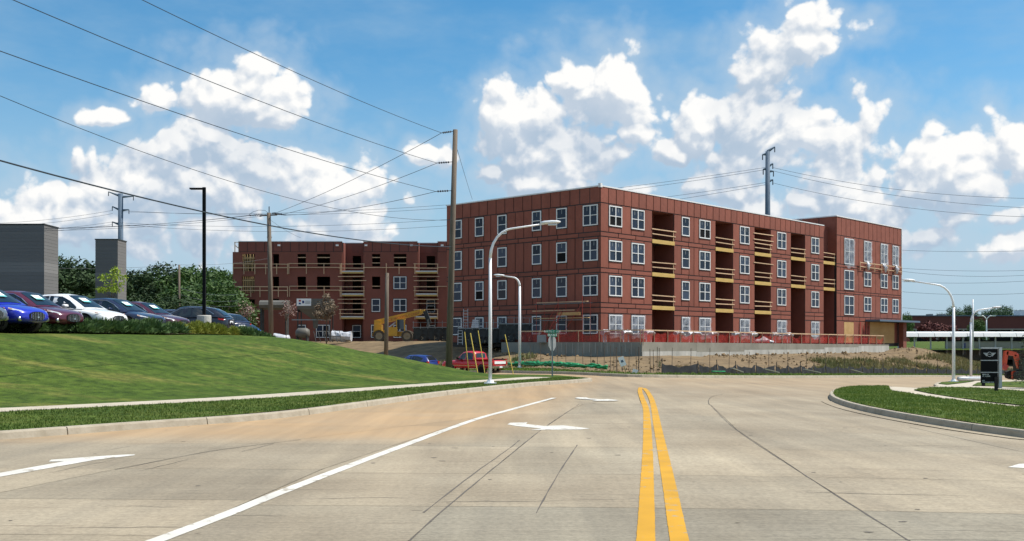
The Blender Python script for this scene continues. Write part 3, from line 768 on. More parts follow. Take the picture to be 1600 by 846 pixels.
def panels(fc, u0, u1, z0, z1, holes, maxw, matn='sheath', gap=.045, joined=None, skip=()):
    """sheathing boards of one storey: u-breaks at hole edges, pieces above and below each hole"""
    br = {u0, u1}
    for h in holes:
        for q in h[:2]:
            if u0 < q < u1: br.add(q)
    br = sorted(br); cols = []
    for a, b in zip(br[:-1], br[1:]):
        k = max(1, math.ceil((b - a) / maxw - .25))
        inside = any(h[0] - .01 <= a and b <= h[1] + .01 for h in holes)
        if inside: k = 1
        cols += [(lerp(a, b, i / k), lerp(a, b, (i + 1) / k)) for i in range(k)]
    for a, b in cols:
        hs = [h for h in holes if h[0] - .01 <= a and b <= h[1] + .01]
        zz = [(z0, z1)] if not hs else [(z0, hs[0][2]), (hs[0][3], z1)]
        for c, d in zz:
            if d - c < .12 or b - a < .12: continue
            if NPAN[0] < 300 and joined is None:
                fc.part('panel', matn, a + gap, b - gap, -.03, .012 + random.uniform(0, .01), c + gap, d - gap); NPAN[0] += 1
            else: fc.box(joined if joined is not None else EXTRA, a + gap, b - gap, -.03, .014, c + gap, d - gap)
WMESH = {}
def win_mesh(w, h, style):
    key = (round(w, 2), round(h, 2), style)
    if key in WMESH: return WMESH[key]
    m = MB(); f = .09; t = -.09
    m.box(-w/2, -w/2 + f, t, 0, 0, h); m.box(w/2 - f, w/2, t, 0, 0, h); m.box(-w/2 + f, w/2 - f, t, 0, 0, f); m.box(-w/2 + f, w/2 - f, t, 0, h - f, h)
    ps = []; nx = 2 if style == 'quad' else 1; x0 = -w/2 + f; x1 = w/2 - f; zm = h * .5
    if nx == 2: m.box(-.05, .05, t - .005, -.002, f, h - f)
    cols = [(x0, -.05), (.05, x1)] if nx == 2 else [(x0, x1)]
    for a, b in cols:
        m.box(a, b, t + .01, -.004, zm - .03, zm + .03)
        ps += [(a, b, f, zm - .03), (a, b, zm + .03, h - f)]
    fm = m.mesh('window', 'vinyl')
    pm = [MB().box(a, b, -.035, -.01, c, d).mesh('pane', 'pane') for a, b, c, d in ps]
    bm = [MB().box(a, b, -.035, -.01, c, d).mesh('pane', 'black') for a, b, c, d in ps]
    st = MB()
    for a, b, c, d in ps:
        if c > h * .4:
            q = (a + b) / 2; st.box(q - .03, q + .035, -.042, -.036, d - .42, d - .04)
    sm = st.mesh('sticker', 'sign_grey')
    cas = MB().box(-w/2 - .07, w/2 + .07, -.02, .02, -.07, h + .07).mesh('flashing', 'tape')
    WMESH[key] = (fm, pm, sm, bm, cas); return WMESH[key]
def window(fc, u0, u1, z0, z1, style='quad', film=False, sticker=True, d=.0, openlow=False):
    w, h = u1 - u0, z1 - z0; fm, pm, sm, bm, cas = win_mesh(w, h, style)
    o = obj('window', fm, fc.root, M=fc.M @ Matrix.Translation(((u0+u1)/2, -d, z0)))
    for i, p in enumerate(pm): obj('pane', (bm[i] if openlow and i % 2 == 0 else p), o, world=False)
    obj('flashing', cas, o, world=False)
    if sticker: obj('sticker', sm, o, world=False)
    if film:
        m = MB(); rr = []
        for i in range(7):
            z = lerp(-.35, h + .05, i / 6)
            rr.append([(lerp(-w/2 - .1, w/2 + .1, k / 6) + random.uniform(-.03, .03), -.12 - random.uniform(0, .09), z + (random.uniform(-.2, .1) if i == 0 else 0)) for k in range(7)])
        m.loft(rr, close=False, cap=False); obj('plastic_film', m.mesh('plastic_film', 'film', True), o, world=False)
    return o
EXTRA = MB()
ROOF = 15.68; FL = [1.9, 5.3, 8.42, 11.52]
bld = thing('apartment_building', 'four storey brick-red sheathed apartment block under construction, corner towards the road', 'building', (C0.x, C0.y, 1.88))
FR = Facade(C0, UR, bld); FLf = Facade(C0 - NR * 19.6, NR, bld); LEN = FR.tpx(1287)
WROW = [(2.67, 4.37), (6.05, 7.86), (9.15, 11.0), (12.28, 14.1)]
BANDS = [(5.0, 5.42), (8.08, 8.5), (11.28, 11.7)]
STOR = [(1.9, 4.5), (5.42, 8.08), (8.5, 11.28), (11.7, 14.25)]
# ---- right face
wq = [(951, 971), (986, 1006), (1092, 1109), (1155.5, 1170), (1213.8, 1227.4), (1267, 1279)]; ws = [(1064.7, 1076.4)]
bal = [(1019, 1053), (1118, 1145), (1179, 1204), (1235.7, 1257.6)]
T = lambda a: (FR.tpx(a[0]), FR.tpx(a[1]))
wq = [T(a) for a in wq]; ws = [T(a) for a in ws]; bal = [T(a) for a in bal]
solid = []; c = 0.
for a, b in bal: solid.append((c, a)); c = b
solid.append((c, LEN))
m = MB()
for a, b in solid: FR.box(m, a, b, -2.6, -.03, 1.5, 14.25)
FR.box(m, 0, LEN, -2.6, -.03, 14.25, ROOF - .02)
# left face core, back and far walls
LL = 19.6
FLf.box(m, 0, LL - .04, -2.6, -.03, 1.5, ROOF - .02)
m.build('core_wall', 'tape', bld)
m = MB(); FR.box(m, 2.6, LEN, -LL, -LL + .4, 1.5, ROOF - .03); FR.box(m, LEN - .4, LEN, -LL + .4, -2.6, 1.5, ROOF - .03); m.build('back_wall', 'sheath_rear', bld)
m = MB(); FR.box(m, .1, LEN - .1, -LL + .1, -.1, ROOF - .5, ROOF - .3); m.build('roof', 'roof_white', bld)
m = MB(); FR.box(m, -.06, LEN + .05, -.16, .05, ROOF - .02, ROOF + .09); FLf.box(m, -.05, LL - .2, -.16, .05, ROOF - .02, ROOF + .09); m.build('coping', 'roof_white', bld)
m = MB(); FR.box(m, -.05, .22, -.2, .07, ROOF - .1, ROOF + .26); m.build('corner_flap', 'roof_white', bld)
def storey_panels(fc, segs, wins, joined=None):
    for k in range(4):
        hol = [(a, b, *WROW[k]) for a, b in wins]
        for a, b in segs: panels(fc, a, b, *STOR[k], [h for h in hol if a <= h[0] and h[1] <= b], 1.25, joined=joined)
        if k < 3:
            for a, b in segs: panels(fc, a, b, *BANDS[k], [], 2.6, joined=joined)
    for a, b in segs: panels(fc, a, b, 4.5, 5.0, [], 2.3, joined=joined)
allw = sorted(wq + ws)
storey_panels(FR, solid, allw)
panels(FR, 0, LEN, 14.25, ROOF, [], 1.15)
for k in range(4):
    for a, b in wq: window(FR, a, b, *WROW[k], 'quad', film=(k == 0), openlow=random.random() < .12)
    for a, b in ws: window(FR, a, b, *WROW[k], 'single', film=(k == 0))
def lumber(fc, u0, u1, z, d, h=.09, t=.045, tilt=None, matn='lumber_pale', name='rail'):
    return fc.part(name, matn, u0, u1, d - t/2, d + t/2, z - h/2, z + h/2, tilt=random.uniform(-.012, .012) if tilt is None else tilt)
def balcony(fc, a, b, floors, top, deep=2.3, rails=True, door=True):
    m = MB(); fc.box(m, a, b, -deep - .2, -deep, 1.9, top); fc.box(m, a, a + .02, -deep, -.05, 1.9, top - .01); fc.box(m, b - .02, b, -deep, -.05, 1.9, top - .01)
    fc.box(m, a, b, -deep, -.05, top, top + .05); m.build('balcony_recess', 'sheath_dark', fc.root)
    for z in floors:
        fc.part('rim_beam', 'rim_beam', a - .05, b + .05, -.02, .06, z - .30, z + .06)
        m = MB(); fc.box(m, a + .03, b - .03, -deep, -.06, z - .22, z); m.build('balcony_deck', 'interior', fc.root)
        if rails:
            e = random.uniform(.0, .35)
            lumber(fc, a - .1, b + e, z + 1.02, .05); lumber(fc, a - .05, b + e * .7, z + .55, .05)
            fc.part('post', 'lumber_pale', b - .12, b - .06, -.02, .03, z - .3, z + 1.1)
    if door:
        for z in [1.9] + list(floors):
            if z + 2.2 > top + .6: continue
            w_ = window(fc, a + .25, a + 1.15, z + .08, z + 2.05, 'single', d=-deep + .05, sticker=False, openlow=True)
for i, (a, b) in enumerate(bal):
    fl = FL[1:] if i < 3 else FL[2:]
    balcony(FR, a, b, fl, 14.23, door=(i == 0))
    if i == 2:
        for z in (13.6, 10.45, 12.95): lumber(FR, a - .3, b + .5, z, .06)
# ---- left face
lw = [(707, 722), (743, 756), (778, 792), (832, 846), (870, 886)]; lq = [(911.5, 934.5)]
TL = lambda a: (FLf.tpx(a[0]), FLf.tpx(a[1])); lw = [TL(a) for a in lw]; lq = [TL(a) for a in lq]
storey_panels(FLf, [(0, LL - .02)], sorted(lw + lq))
panels(FLf, 0, LL - .02, 14.25, ROOF, [], 1.15)
for k in range(4):
    for a, b in lw: window(FLf, a, b, *WROW[k], 'single', openlow=random.random() < .2)
    for a, b in lq: window(FLf, a, b, *WROW[k], 'quad')
# ---- end block
END = MB()
FE = Facade(C0 + NR * .12, UR, bld); e0 = FE.tpx(1307); e1 = FE.tpx(1408); RE = HC + (HY - 338) / F * FE.p(e0, 0, 0).y
m = MB(); FE.box(m, e0, e1, -8, -.03, 1.5, RE - .02); m.build('end_block_core', 'tape', bld)
FS = Facade(FE.p(e0, -8, 0).xy, NR, bld)
zs = lambda q, y: HC + (HY - y) / F * FE.p(FE.tpx(q), 0, 0).y
te = [(1318.7, 1333.5), (1349.5, 1360.5), (1375.5, 1386), (1394, 1403)]; te = [(FE.tpx(a), FE.tpx(b)) for a, b in te]
rows = [[(5.35, 7.65), (5.86, 7.68)], [(8.4, 10.75), (9.0, 10.8)], [(11.5, 14.6), (12.1, 14.65)]]
for (z0, z1) in ((1.9, 4.6), (4.6, 5.1)): panels(FE, e0, e1, z0, z1, [(te[0][0], te[0][1], 1.9, 4.45)] if z0 < 2 else [], 1.6, joined=END)
sp = [(5.1, 7.9), (8.2, 11.05), (11.4, 14.85)]
for k, (z0, z1) in enumerate(sp):
    hs = [(*te[i], *rows[k][0 if i == 0 else 1]) for i in range(4)]
    panels(FE, e0, e1, z0, z1, hs, 1.5, joined=END)
    panels(FE, e0, e1, z1, (sp + [(RE, 0)])[k + 1][0] if k < 2 else RE, [], 2.4 if k < 2 else 1.3, joined=END)
    for i in range(4):
        window(FE, *te[i], *rows[k][0 if i == 0 else 1], 'quad' if i else 'quad', sticker=False, film=(k == 2))
panels(FS, 3.5, 8, 12.3, RE, [], 2.3, joined=END); 
END.build('end_block_sheathing', 'sheath', bld, kind='stuff')
m = MB(); FE.box(m, e0 - .06, e1 + .08, -.2, .07, RE - .02, RE + .1); FS.box(m, 0, 7.9, -.2, .07, RE - .02, RE + .1); FE.box(m, e1 - .02, e1 + .1, -.1, .1, 1.9, RE - .03); m.build('coping', 'roof_white', bld)
# re-entrant balcony between the two blocks
FB = Facade(C0 - NR * .1, UR, bld)
balcony(FB, LEN + .02, e0 - .03, FL[2:], 12.3, deep=2.0, door=False)
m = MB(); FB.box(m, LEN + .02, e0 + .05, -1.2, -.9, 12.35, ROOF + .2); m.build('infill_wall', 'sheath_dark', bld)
FE.part('door_board', 'osb', te[0][0], te[0][1], .0, .03, 1.95, 4.45)
FE.part('opening_board', 'osb', FE.tpx(1359), FE.tpx(1397), .0, .035, 1.9, 4.55)
FE.part('canopy', 'steel_blue', FE.tpx(1352), FE.tpx(1408) + 1.6, .02, 1.9, 4.62, 4.85)
FE.part('column', 'sheath_rear', FE.tpx(1401), FE.tpx(1406), .3, .9, 1.2, 4.62)
for q in (1348, 1352, 1356, 1342): FE.part('leaning_board', 'red_steel', FE.tpx(q), FE.tpx(q) + .12, .1, .16, 1.9, random.uniform(3.4, 5.0), tilt=.05)
a, b = FE.tpx(1341), FE.tpx(1404) + .4
for z in (11.9, 11.35): lumber(FE, a, b, z, .25)
for k in range(7): FE.part('post', 'lumber_pale', lerp(a, b, k/6) - .04, lerp(a, b, k/6) + .04, .2, .29, 10.9, 12.0)
for i in (1, 2, 3):
    m = MB(); uc = te[i][0] + .4
    for k in range(3): m.tube([FE.p(uc + random.uniform(-.3, .5), .2, 12.1), FE.p(uc + random.uniform(-.2, .5), .45, 11.6), FE.p(uc + random.uniform(-.1, .6), .4, random.uniform(10.95, 11.2))], [.10, .15, .05], 7)
    m.build('plastic_wrap', 'plastic_white', bld, smooth=True)
EXTRA.build('left_face_sheathing', 'sheath', bld, kind='stuff')

# ---- rear wing, parallel to the picture
YR = 144.; kx = YR / F
rw = thing('rear_wing', 'long unfinished red wing with dark openings and lumber guardrails, left of the corner block', 'building', (-23, YR, 2.2))
X = lambda q: (q - 800) * kx
Z = lambda y: HC + (HY - y) * kx
FW = Facade((0, YR), (1, 0), rw)      # u = world x
def wall_holes(fc, name, matn, u0, u1, z0, z1, holes, d0, d1):
    us = sorted({u0, u1, *[h[0] for h in holes], *[h[1] for h in holes]}); zsr = sorted({z0, z1, *[h[2] for h in holes], *[h[3] for h in holes]})
    m = MB()
    for a, b in zip(us[:-1], us[1:]):
        run = None
        for c, d in zip(zsr[:-1], zsr[1:]):
            inside = any(h[0] <= (a+b)/2 <= h[1] and h[2] <= (c+d)/2 <= h[3] for h in holes)
            if not inside: run = (run[0], d) if run else (c, d)
            if (inside or d == zsr[-1]) and run: fc.box(m, a, b, d0, d1, *run); run = None
    return m.build(name, matn, rw)
r1, r2, r3, r4 = (397, 416.5), (432.5, 452), (467.5, 487.5), (508, 528)
dk = []; fr = []
def hole(q0, q1, r): return (X(q0), X(q1), Z(r[1]), Z(r[0]))
hA = [hole(378, 398, (397, 424)), hole(426, 436, r1), hole(464.5, 478, r1), hole(495, 515.7, r1), hole(378, 398, (432, 458)), hole(426, 436, r2), hole(464.5, 478, r2), hole(495, 515.7, r2),
      hole(378, 398, (468, 478)), hole(426, 436, (467, 476)), hole(464.5, 478, r3), hole(377, 398, (508, 514))]
hAw = [hole(465, 478, r4), hole(494, 515, r4)]
hB = [hole(581, 594, r1), hole(615, 635, r1), hole(581, 594, r2)]
hBw = [hole(615, 635, r2), hole(581, 594, r3), hole(615, 635, r3), hole(580, 593, r4), hole(615, 635, r4)]
wall_holes(FW, 'wall', 'sheath_rear', X(363.5), X(534.5), 1.2, Z(394), hA, -.3, 0)
wall_holes(FW, 'wall', 'sheath_rear', X(568), X(652), 1.2, Z(394), hB, -.3, 0)
wall_holes(FW, 'wall', 'sheath_rear', X(684), X(712), 1.2, Z(394), [], -.3, 0)
for q0, q1 in ((534.5, 568), (652, 684)):
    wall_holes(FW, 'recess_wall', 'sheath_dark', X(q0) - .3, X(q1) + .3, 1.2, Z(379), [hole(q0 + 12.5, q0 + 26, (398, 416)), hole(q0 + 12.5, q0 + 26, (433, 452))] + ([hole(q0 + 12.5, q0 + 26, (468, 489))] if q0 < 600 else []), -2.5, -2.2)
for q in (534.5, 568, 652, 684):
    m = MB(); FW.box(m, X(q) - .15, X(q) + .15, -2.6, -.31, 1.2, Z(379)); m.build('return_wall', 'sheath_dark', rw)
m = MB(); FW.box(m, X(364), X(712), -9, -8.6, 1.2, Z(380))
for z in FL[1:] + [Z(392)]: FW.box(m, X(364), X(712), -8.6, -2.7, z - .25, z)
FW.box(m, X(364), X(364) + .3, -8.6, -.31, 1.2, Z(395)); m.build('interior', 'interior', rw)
# parapet boards
for q0, q1, n, dd in ((373, 534.5, 12, 0), (535, 567.5, 3, -2.2), (568, 652, 6, 0), (652.5, 683.5, 3, -2.2), (684, 712, 2, 0)):
    m = MB(); FW.box(m, X(q0), X(q1), dd - .3, dd - .03, Z(394) + .003, Z(378)); m.build('parapet', 'tape', rw)
    for k in range(n): FW.part('panel', 'sheath_dark', lerp(X(q0), X(q1), k/n) + .04, lerp(X(q0), X(q1), (k+1)/n) - .04, dd - .03, dd + .01, Z(393.3), Z(378.2))
    m = MB(); FW.box(m, X(q0) - .05, X(q1) + .05, dd - .35, dd + .06, Z(378), Z(377)); m.build('coping', 'roof_white', rw)
for q in (436, 527, 572, 643, 691): FW.part('light_box', 'sign_white', X(q - 2), X(q + 2), .02, .2, Z(385), Z(382.5))
for h in hAw + hBw: window(FW, h[0], h[1], h[2], h[3], 'quad' if h[1] - h[0] > 1.4 else 'single', d=.02, sticker=False)
for q0, r in ((534.5, r4), (652, r4), (652, r3)): window(FW, X(q0 + 12.5), X(q0 + 26), Z(r[1]), Z(r[0]), 'single', d=-2.15, sticker=False, openlow=True)
# studs seen in the framed opening, window spacer boards
for r in ((397, 424), (432, 458)):
    for k in range(7): FW.part('stud', 'lumber', X(378.5 + k * 3), X(379.3 + k * 3), -.5, -.35, Z(r[1]), Z(r[0]), tilt=random.uniform(-.06, .06) if r[0] < 400 else 0)
    FW.part('header', 'lumber', X(378), X(398), -.36, -.31, Z(r[0] + 7), Z(r[0] + 5.5))
for q0, q1 in ((464.5, 478), (495, 515.7), (581, 594), (615, 635)): lumber(FW, X(q0), X(q1), Z(402.5), -.2, .12)
for q0, q1, y in ((581, 594, 411), (615, 635, 411.5), (581, 594, 447.5)): lumber(FW, X(q0), X(q1), Z(y), -.2, .1)
def guard(q0, q1, y0, y1, step=14.):
    for y in (y0, y1): lumber(FW, X(q0), X(q1), Z(y), .35, .1)
    n = max(2, int((q1 - q0) / step))
    for k in range(n + 1):
        u = X(lerp(q0, q1, k / n)); FW.part('post', 'lumber_pale', u - .045, u + .045, .25, .33, Z(y1 + 10), Z(y0 - .6))
guard(365, 450, 413, 419, 17); guard(452, 534, 412.5, 418.5, 22); guard(364, 450, 448.5, 454.5); guard(453, 534, 448, 454, 24); guard(364, 408, 484, 490.5, 40)
lumber(FW, X(568), X(652), Z(418.5), .3, .1); lumber(FW, X(684), X(700), Z(418.5), .3, .1); lumber(FW, X(684), X(700), Z(448), .3, .1)
for q in (604, 624): FW.part('post', 'lumber_pale', X(q) - .045, X(q) + .045, .34, .42, Z(429), Z(412))
for q0, q1 in ((531, 570), (647.5, 685)):
    for zt in (425.5, 461, 496.5):
        FW.part('rim_beam', 'rim_beam', X(q0 + 2), X(q1 - 2), .05, .13, Z(zt + 2.2), Z(zt - .2)); FW.part('deck_edge', 'membrane', X(q0 + 2), X(q1 - 2), -.1, .1, Z(zt - .3), Z(zt - 2.2))
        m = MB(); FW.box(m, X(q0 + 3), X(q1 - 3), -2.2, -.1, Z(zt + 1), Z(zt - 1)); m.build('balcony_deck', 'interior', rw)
        for y in (zt - 6, zt - 12.5): lumber(FW, X(q0 - 1), X(q1), Z(y), .3, .1)
        if zt > 430:
            for y in (zt - 22, zt - 28.5): lumber(FW, X(q0 + random.uniform(-3, 1)), X(q1 + random.uniform(0, 3)), Z(y), .3, .1)
        for q in (q0 + 1, q1 - 1): FW.part('post', 'lumber_pale', X(q) - .05, X(q) + .05, .18, .26, Z(zt + 3), Z(zt - 13))
# corner lookout frame on the roof
for q in (366, 372): FW.part('post', 'lumber', X(q) - .05, X(q) + .05, -.4, -.3, Z(394), Z(378))
lumber(FW, X(365), X(373), Z(378.5), -.35, .08); lumber(FW, X(366), X(373), Z(386), -.35, .1, tilt=.7)

# ---- retaining wall
rt = thing('retaining_wall', 'long grey poured concrete retaining wall with a corner, below the red safety netting', 'wall', (WC.x, WC.y, .6))
def wallrun(A, B, n, matn, ztopA, ztopB, out):
    d = (B - A).normalized(); L_ = (B - A).length
    for k in range(n):
        a = A + d * (L_ * k / n + .012); b = A + d * (L_ * (k + 1) / n - .012); za, zb = lerp(ztopA, ztopB, k/n), lerp(ztopA, ztopB, (k+1)/n)
        m = MB(); o2 = out * .32
        m.add([(a.x, a.y, -.6), (b.x, b.y, -.6), (b.x - o2.x, b.y - o2.y, -.6), (a.x - o2.x, a.y - o2.y, -.6), (a.x, a.y, za), (b.x, b.y, zb), (b.x - o2.x, b.y - o2.y, zb), (a.x - o2.x, a.y - o2.y, za)],
              [(0,3,2,1),(4,5,6,7),(0,1,5,4),(1,2,6,5),(2,3,7,6),(3,0,4,7)])
        m.build('wall_section', matn, rt)
        if matn == 'concrete':        # raw lower pour band
            hb = [.55, .45, .62, .5, .72, .8][k % 6]; zz = min(bank_z(a.x, a.y), bank_z(b.x, b.y)); oo = out * .02
            t = MB(); t.add([(a.x + oo.x, a.y + oo.y, -.5), (b.x + oo.x, b.y + oo.y, -.5), (b.x + oo.x, b.y + oo.y, zz + hb * .9), (a.x + oo.x, a.y + oo.y, zz + hb * .9)], [(0, 1, 2, 3)]); t.build('rough_band', 'concrete_pale', rt)
wallrun(WL, WC, 4, 'concrete_dark', 1.92, 1.92, -UR); wallrun(WC, WR, 6, 'concrete', 1.92, 1.72, NR)
# form-tie streaks on the left leg
for k in range(14):
    p = WL + NR * (6.5 + k * .62) - UR * .004; m = MB(); m.box(-.02, .02, -.003, 0, random.uniform(.9, 1.15), 1.88, Matrix.Translation((p.x, p.y, 0)) @ FLf.M.to_3x3().to_4x4()); m.build('streak', 'concrete_pale', rt)

# ---- red safety netting fence on top of the wall
nf = thing('safety_fence', 'red plastic safety netting on a lumber rail along the top of the retaining wall', 'fence', (WC.x, WC.y, 1.92))
def fence_run(A, B, z0a, z0b, step, out, h=1.0):
    d = (B - A).normalized(); L_ = (B - A).length; n = int(L_ / step)
    for k in range(n + 1):
        p = A + d * (L_ * k / n) - out * .16; z = lerp(z0a, z0b, k / n)
        MB().beam((p.x, p.y, z - .2), (p.x + random.uniform(-.03, .03), p.y, z + h + random.uniform(0, .05)), .09, .05).build('post', 'lumber_pale', nf)
        if k < n:
            q = A + d * (L_ * (k + 1) / n) - out * .16; zq = lerp(z0a, z0b, (k + 1) / n)
            MB().beam((p.x, p.y, z + h - .03), (q.x, q.y, zq + h - .03), .05, .09).build('rail', 'lumber_pale', nf)
            m = MB(); rr = []; sag = random.choice((0, .04, .1, .25, .45)) if k % 2 else random.choice((0, .05, .12))
            for i in range(7):
                t = i / 6; c = p.lerp(q, t); zz = lerp(z, zq, t); top = zz + h - .06 - sag * 4 * t * (1 - t)
                rr.append([(c.x + out.x * (-.07 + .03 * math.sin(i * 2 + j)), c.y + out.y * (-.07 + .03 * math.sin(i * 2 + j)), lerp(zz + .01, top, j / 4)) for j in range(5)])
            m.loft(rr, close=False, cap=False); m.build('netting', 'safety_net', nf, smooth=True)
fence_run(WL + NR * 2.2, WC, 1.92, 1.92, 2.05, -UR); fence_run(WC, WR - UR * 1.0, 1.92, 1.74, 1.9, NR)

# ================================================================== VEHICLES
def interp(tab, x):
    if x <= tab[0][0]: return tab[0][1:]
    for a, b in zip(tab[:-1], tab[1:]):
        if x <= b[0]:
            t = (x - a[0]) / (b[0] - a[0]); return tuple(lerp(p, q, t) for p, q in zip(a[1:], b[1:]))
    return tab[-1][1:]
def wheel(root, x, y, r, w, tyre='tyre', rim='alloy', spokes=7):
    s = 1 if y > 0 else -1
    n = 20; rr = []
    for rad, yy in ((r*.62, -w/2), (r*.95, -w/2), (r, -w/2 + .03), (r, w/2 - .03), (r*.95, w/2), (r*.62, w/2)):
        rr.append([(x + rad * math.cos(2*math.pi*k/n), y + yy * s, r + rad * math.sin(2*math.pi*k/n)) for k in range(n)])
    t = MB().loft(rr, cap=False); wh = obj('wheel', t.mesh('tyre', tyre, False), root, world=False)
    m = MB(); yo = y + s * (w/2 - .035)
    m.add([(x, yo - s*.06, r)] + [(x + r*.63*math.cos(2*math.pi*k/n), yo - s*.05, r + r*.63*math.sin(2*math.pi*k/n)) for k in range(n)], [(0, 1 + k, 1 + (k+1) % n) for k in range(n)])
    for k in range(spokes):
        a = 2*math.pi*k/spokes; m.beam((x + .05*math.cos(a), yo, r + .05*math.sin(a)), (x + r*.6*math.cos(a), yo, r + r*.6*math.sin(a)), .05, .03, up=(0,1,0))
    m.tube([(x, yo - s*.03, r), (x, yo + s*.015, r)], r*.17, 10)
    obj('rim', m.mesh('rim', rim), wh, world=False)
    return wh
def car(name, label, cat, loc, rz, paint, body, roofs, wx, wr=.37, trim='chrome', price=True, tilt=0, group=None, grille=True, tail=True, cladding=True):
    """body: (x, z_bottom, z_shoulder, z_top, halfwidth); roofs: dict of cabin key points"""
    root = thing(name, label, cat, loc, rz, group)
    rings = []
    for (x, zb, zs_, zt, hw) in body:
        half = [(0, zb), (hw*.82, zb), (hw*.95, zb + .10), (hw, lerp(zb, zs_, .42)), (hw*.985, lerp(zb, zs_, .75)), (hw*.965, zs_), (hw*.88, lerp(zs_, zt, .65)), (hw*.55, zt), (0, zt + .015)]
        rings.append([(x, y, z) for y, z in half] + [(x, -y, z) for y, z in half[-2:0:-1]])
    m = MB().loft(rings); bo = obj('body', m.mesh('body', paint, True), root, world=False)
    sub = bo.modifiers.new('s', 'SUBSURF'); sub.levels = sub.render_levels = 1
    # cabin
    R_ = roofs; sect = []
    for (x, zbelt, wb, zr, wr_) in R_['sec']:
        half = [(wb, zbelt), (lerp(wb, wr_, .5), lerp(zbelt, zr, .5)), (wr_, zr - .05 * min(1, (zr - zbelt) * 3)), (wr_*.8, zr), (0, zr + .025)]
        sect.append([(x, y, z) for y, z in half] + [(x, -y, z) for y, z in half[-2::-1]])
    cb = MB().loft(sect, close=False, cap=False); cb.f = [f[::-1] for f in cb.f]
    obj('roof', cb.mesh('roof', paint, True), root, world=False)
    sec = R_['sec']
    def side(x, t, s, off=.012):
        zbelt, wb, zr, wr_ = interp(sec, x); y = lerp(wb, wr_, t) + off; return Vector((x, s * y, lerp(zbelt, zr - .05, t)))
    for s in (1, -1):
        for (xs_) in R_['side']:
            m = MB(); top = [side(x, t, s) for x, t in xs_[0]]; bot = [side(x, t, s) for x, t in xs_[1]]
            rr = [[a, a.lerp(b, .5) + Vector((0, s*.004, 0)), b] for a, b in zip(bot, top)]; m.loft(rr, close=False, cap=False)
            if s > 0: m.f = [f[::-1] for f in m.f]
            obj('side_window', m.mesh('side_window', 'car_glass', True), root, world=False)
        # bright window line
        if trim:
            m = MB(); allp = [side(x, t, s, .018) for w_ in R_['side'] for x, t in w_[0]]
            m.tube(allp, .012, 5); obj('window_trim', m.mesh('window_trim', trim), root, world=False)
    for key, nm in (('front', 'windscreen'), ('rear', 'rear_window')):
        if key not in R_: continue
        (x0, t0), (x1, t1) = R_[key]; m = MB(); rr = []
        for k in range(5):
            x = lerp(x0, x1, k / 4); zbelt, wb, zr, wr_ = interp(sec, x); w_ = wr_ * .82
            sgn = 1 if key == 'front' else -1
            rr.append([(x + sgn*.014, w_ * j / 4, zr + .03 - .02 * abs(j / 4) ** 2 - (.012 if abs(j) == 4 else 0)) for j in range(-4, 5)])
        m.loft(rr, close=False, cap=False); obj(nm, m.mesh(nm, 'car_glass', True), root, world=False)
        if key == 'front' and price:
            xm = lerp(x0, x1, .32); xe = lerp(x0, x1, .66); za = interp(sec, xm)[2]; zb_ = interp(sec, xe)[2]
            for nm2, mm_, y0, y1, lift in (('price_sheet', 'paper', -.30, .12, .045), ('price_header', 'paper_teal', -.33, .15, .040)):
                m = MB(); e = .02 if nm2 == 'price_header' else 0
                m.add([(xm + .03 - e, y0, za + lift + .02), (xm + .03 - e, y1, za + lift + .02), (xe + .03 + e, y1, zb_ + lift + .02), (xe + .03 + e, y0, zb_ + lift + .02)], [(0, 1, 2, 3)])
                obj(nm2, m.mesh(nm2, mm_), root, world=False)
    for x in wx:
        zb, zs_, zt, hw = interp(body, x)
        for s in (1, -1):
            n = 16; m = MB(); yo = s * (hw + .004)
            ring = [[(x + q * math.cos(math.pi * k / n), yo + s * o_, wr + q * math.sin(math.pi * k / n)) for k in range(n + 1)] for q, o_ in ((wr * 1.17, -.02), (wr * 1.17, .012), (wr * 1.06, .012), (wr * 1.06, -.12))]
            m.loft(ring, close=False, cap=False); obj('wheel_arch', m.mesh('wheel_arch', paint if not cladding else 'black', True), root, world=False)
            m = MB(); m.add([(x, yo + s*.006, wr)] + [(x + wr*1.08*math.cos(2*math.pi*k/24), yo + s*.006, max(.16, wr + wr*1.08*math.sin(2*math.pi*k/24))) for k in range(24)], [(0, 1 + k, 1 + (k+1) % 24) for k in range(24)])
            obj('arch_liner', m.mesh('arch_liner', 'black'), root, world=False)
            wheel(root, x, s * (hw - .10), wr, .24)
    return root
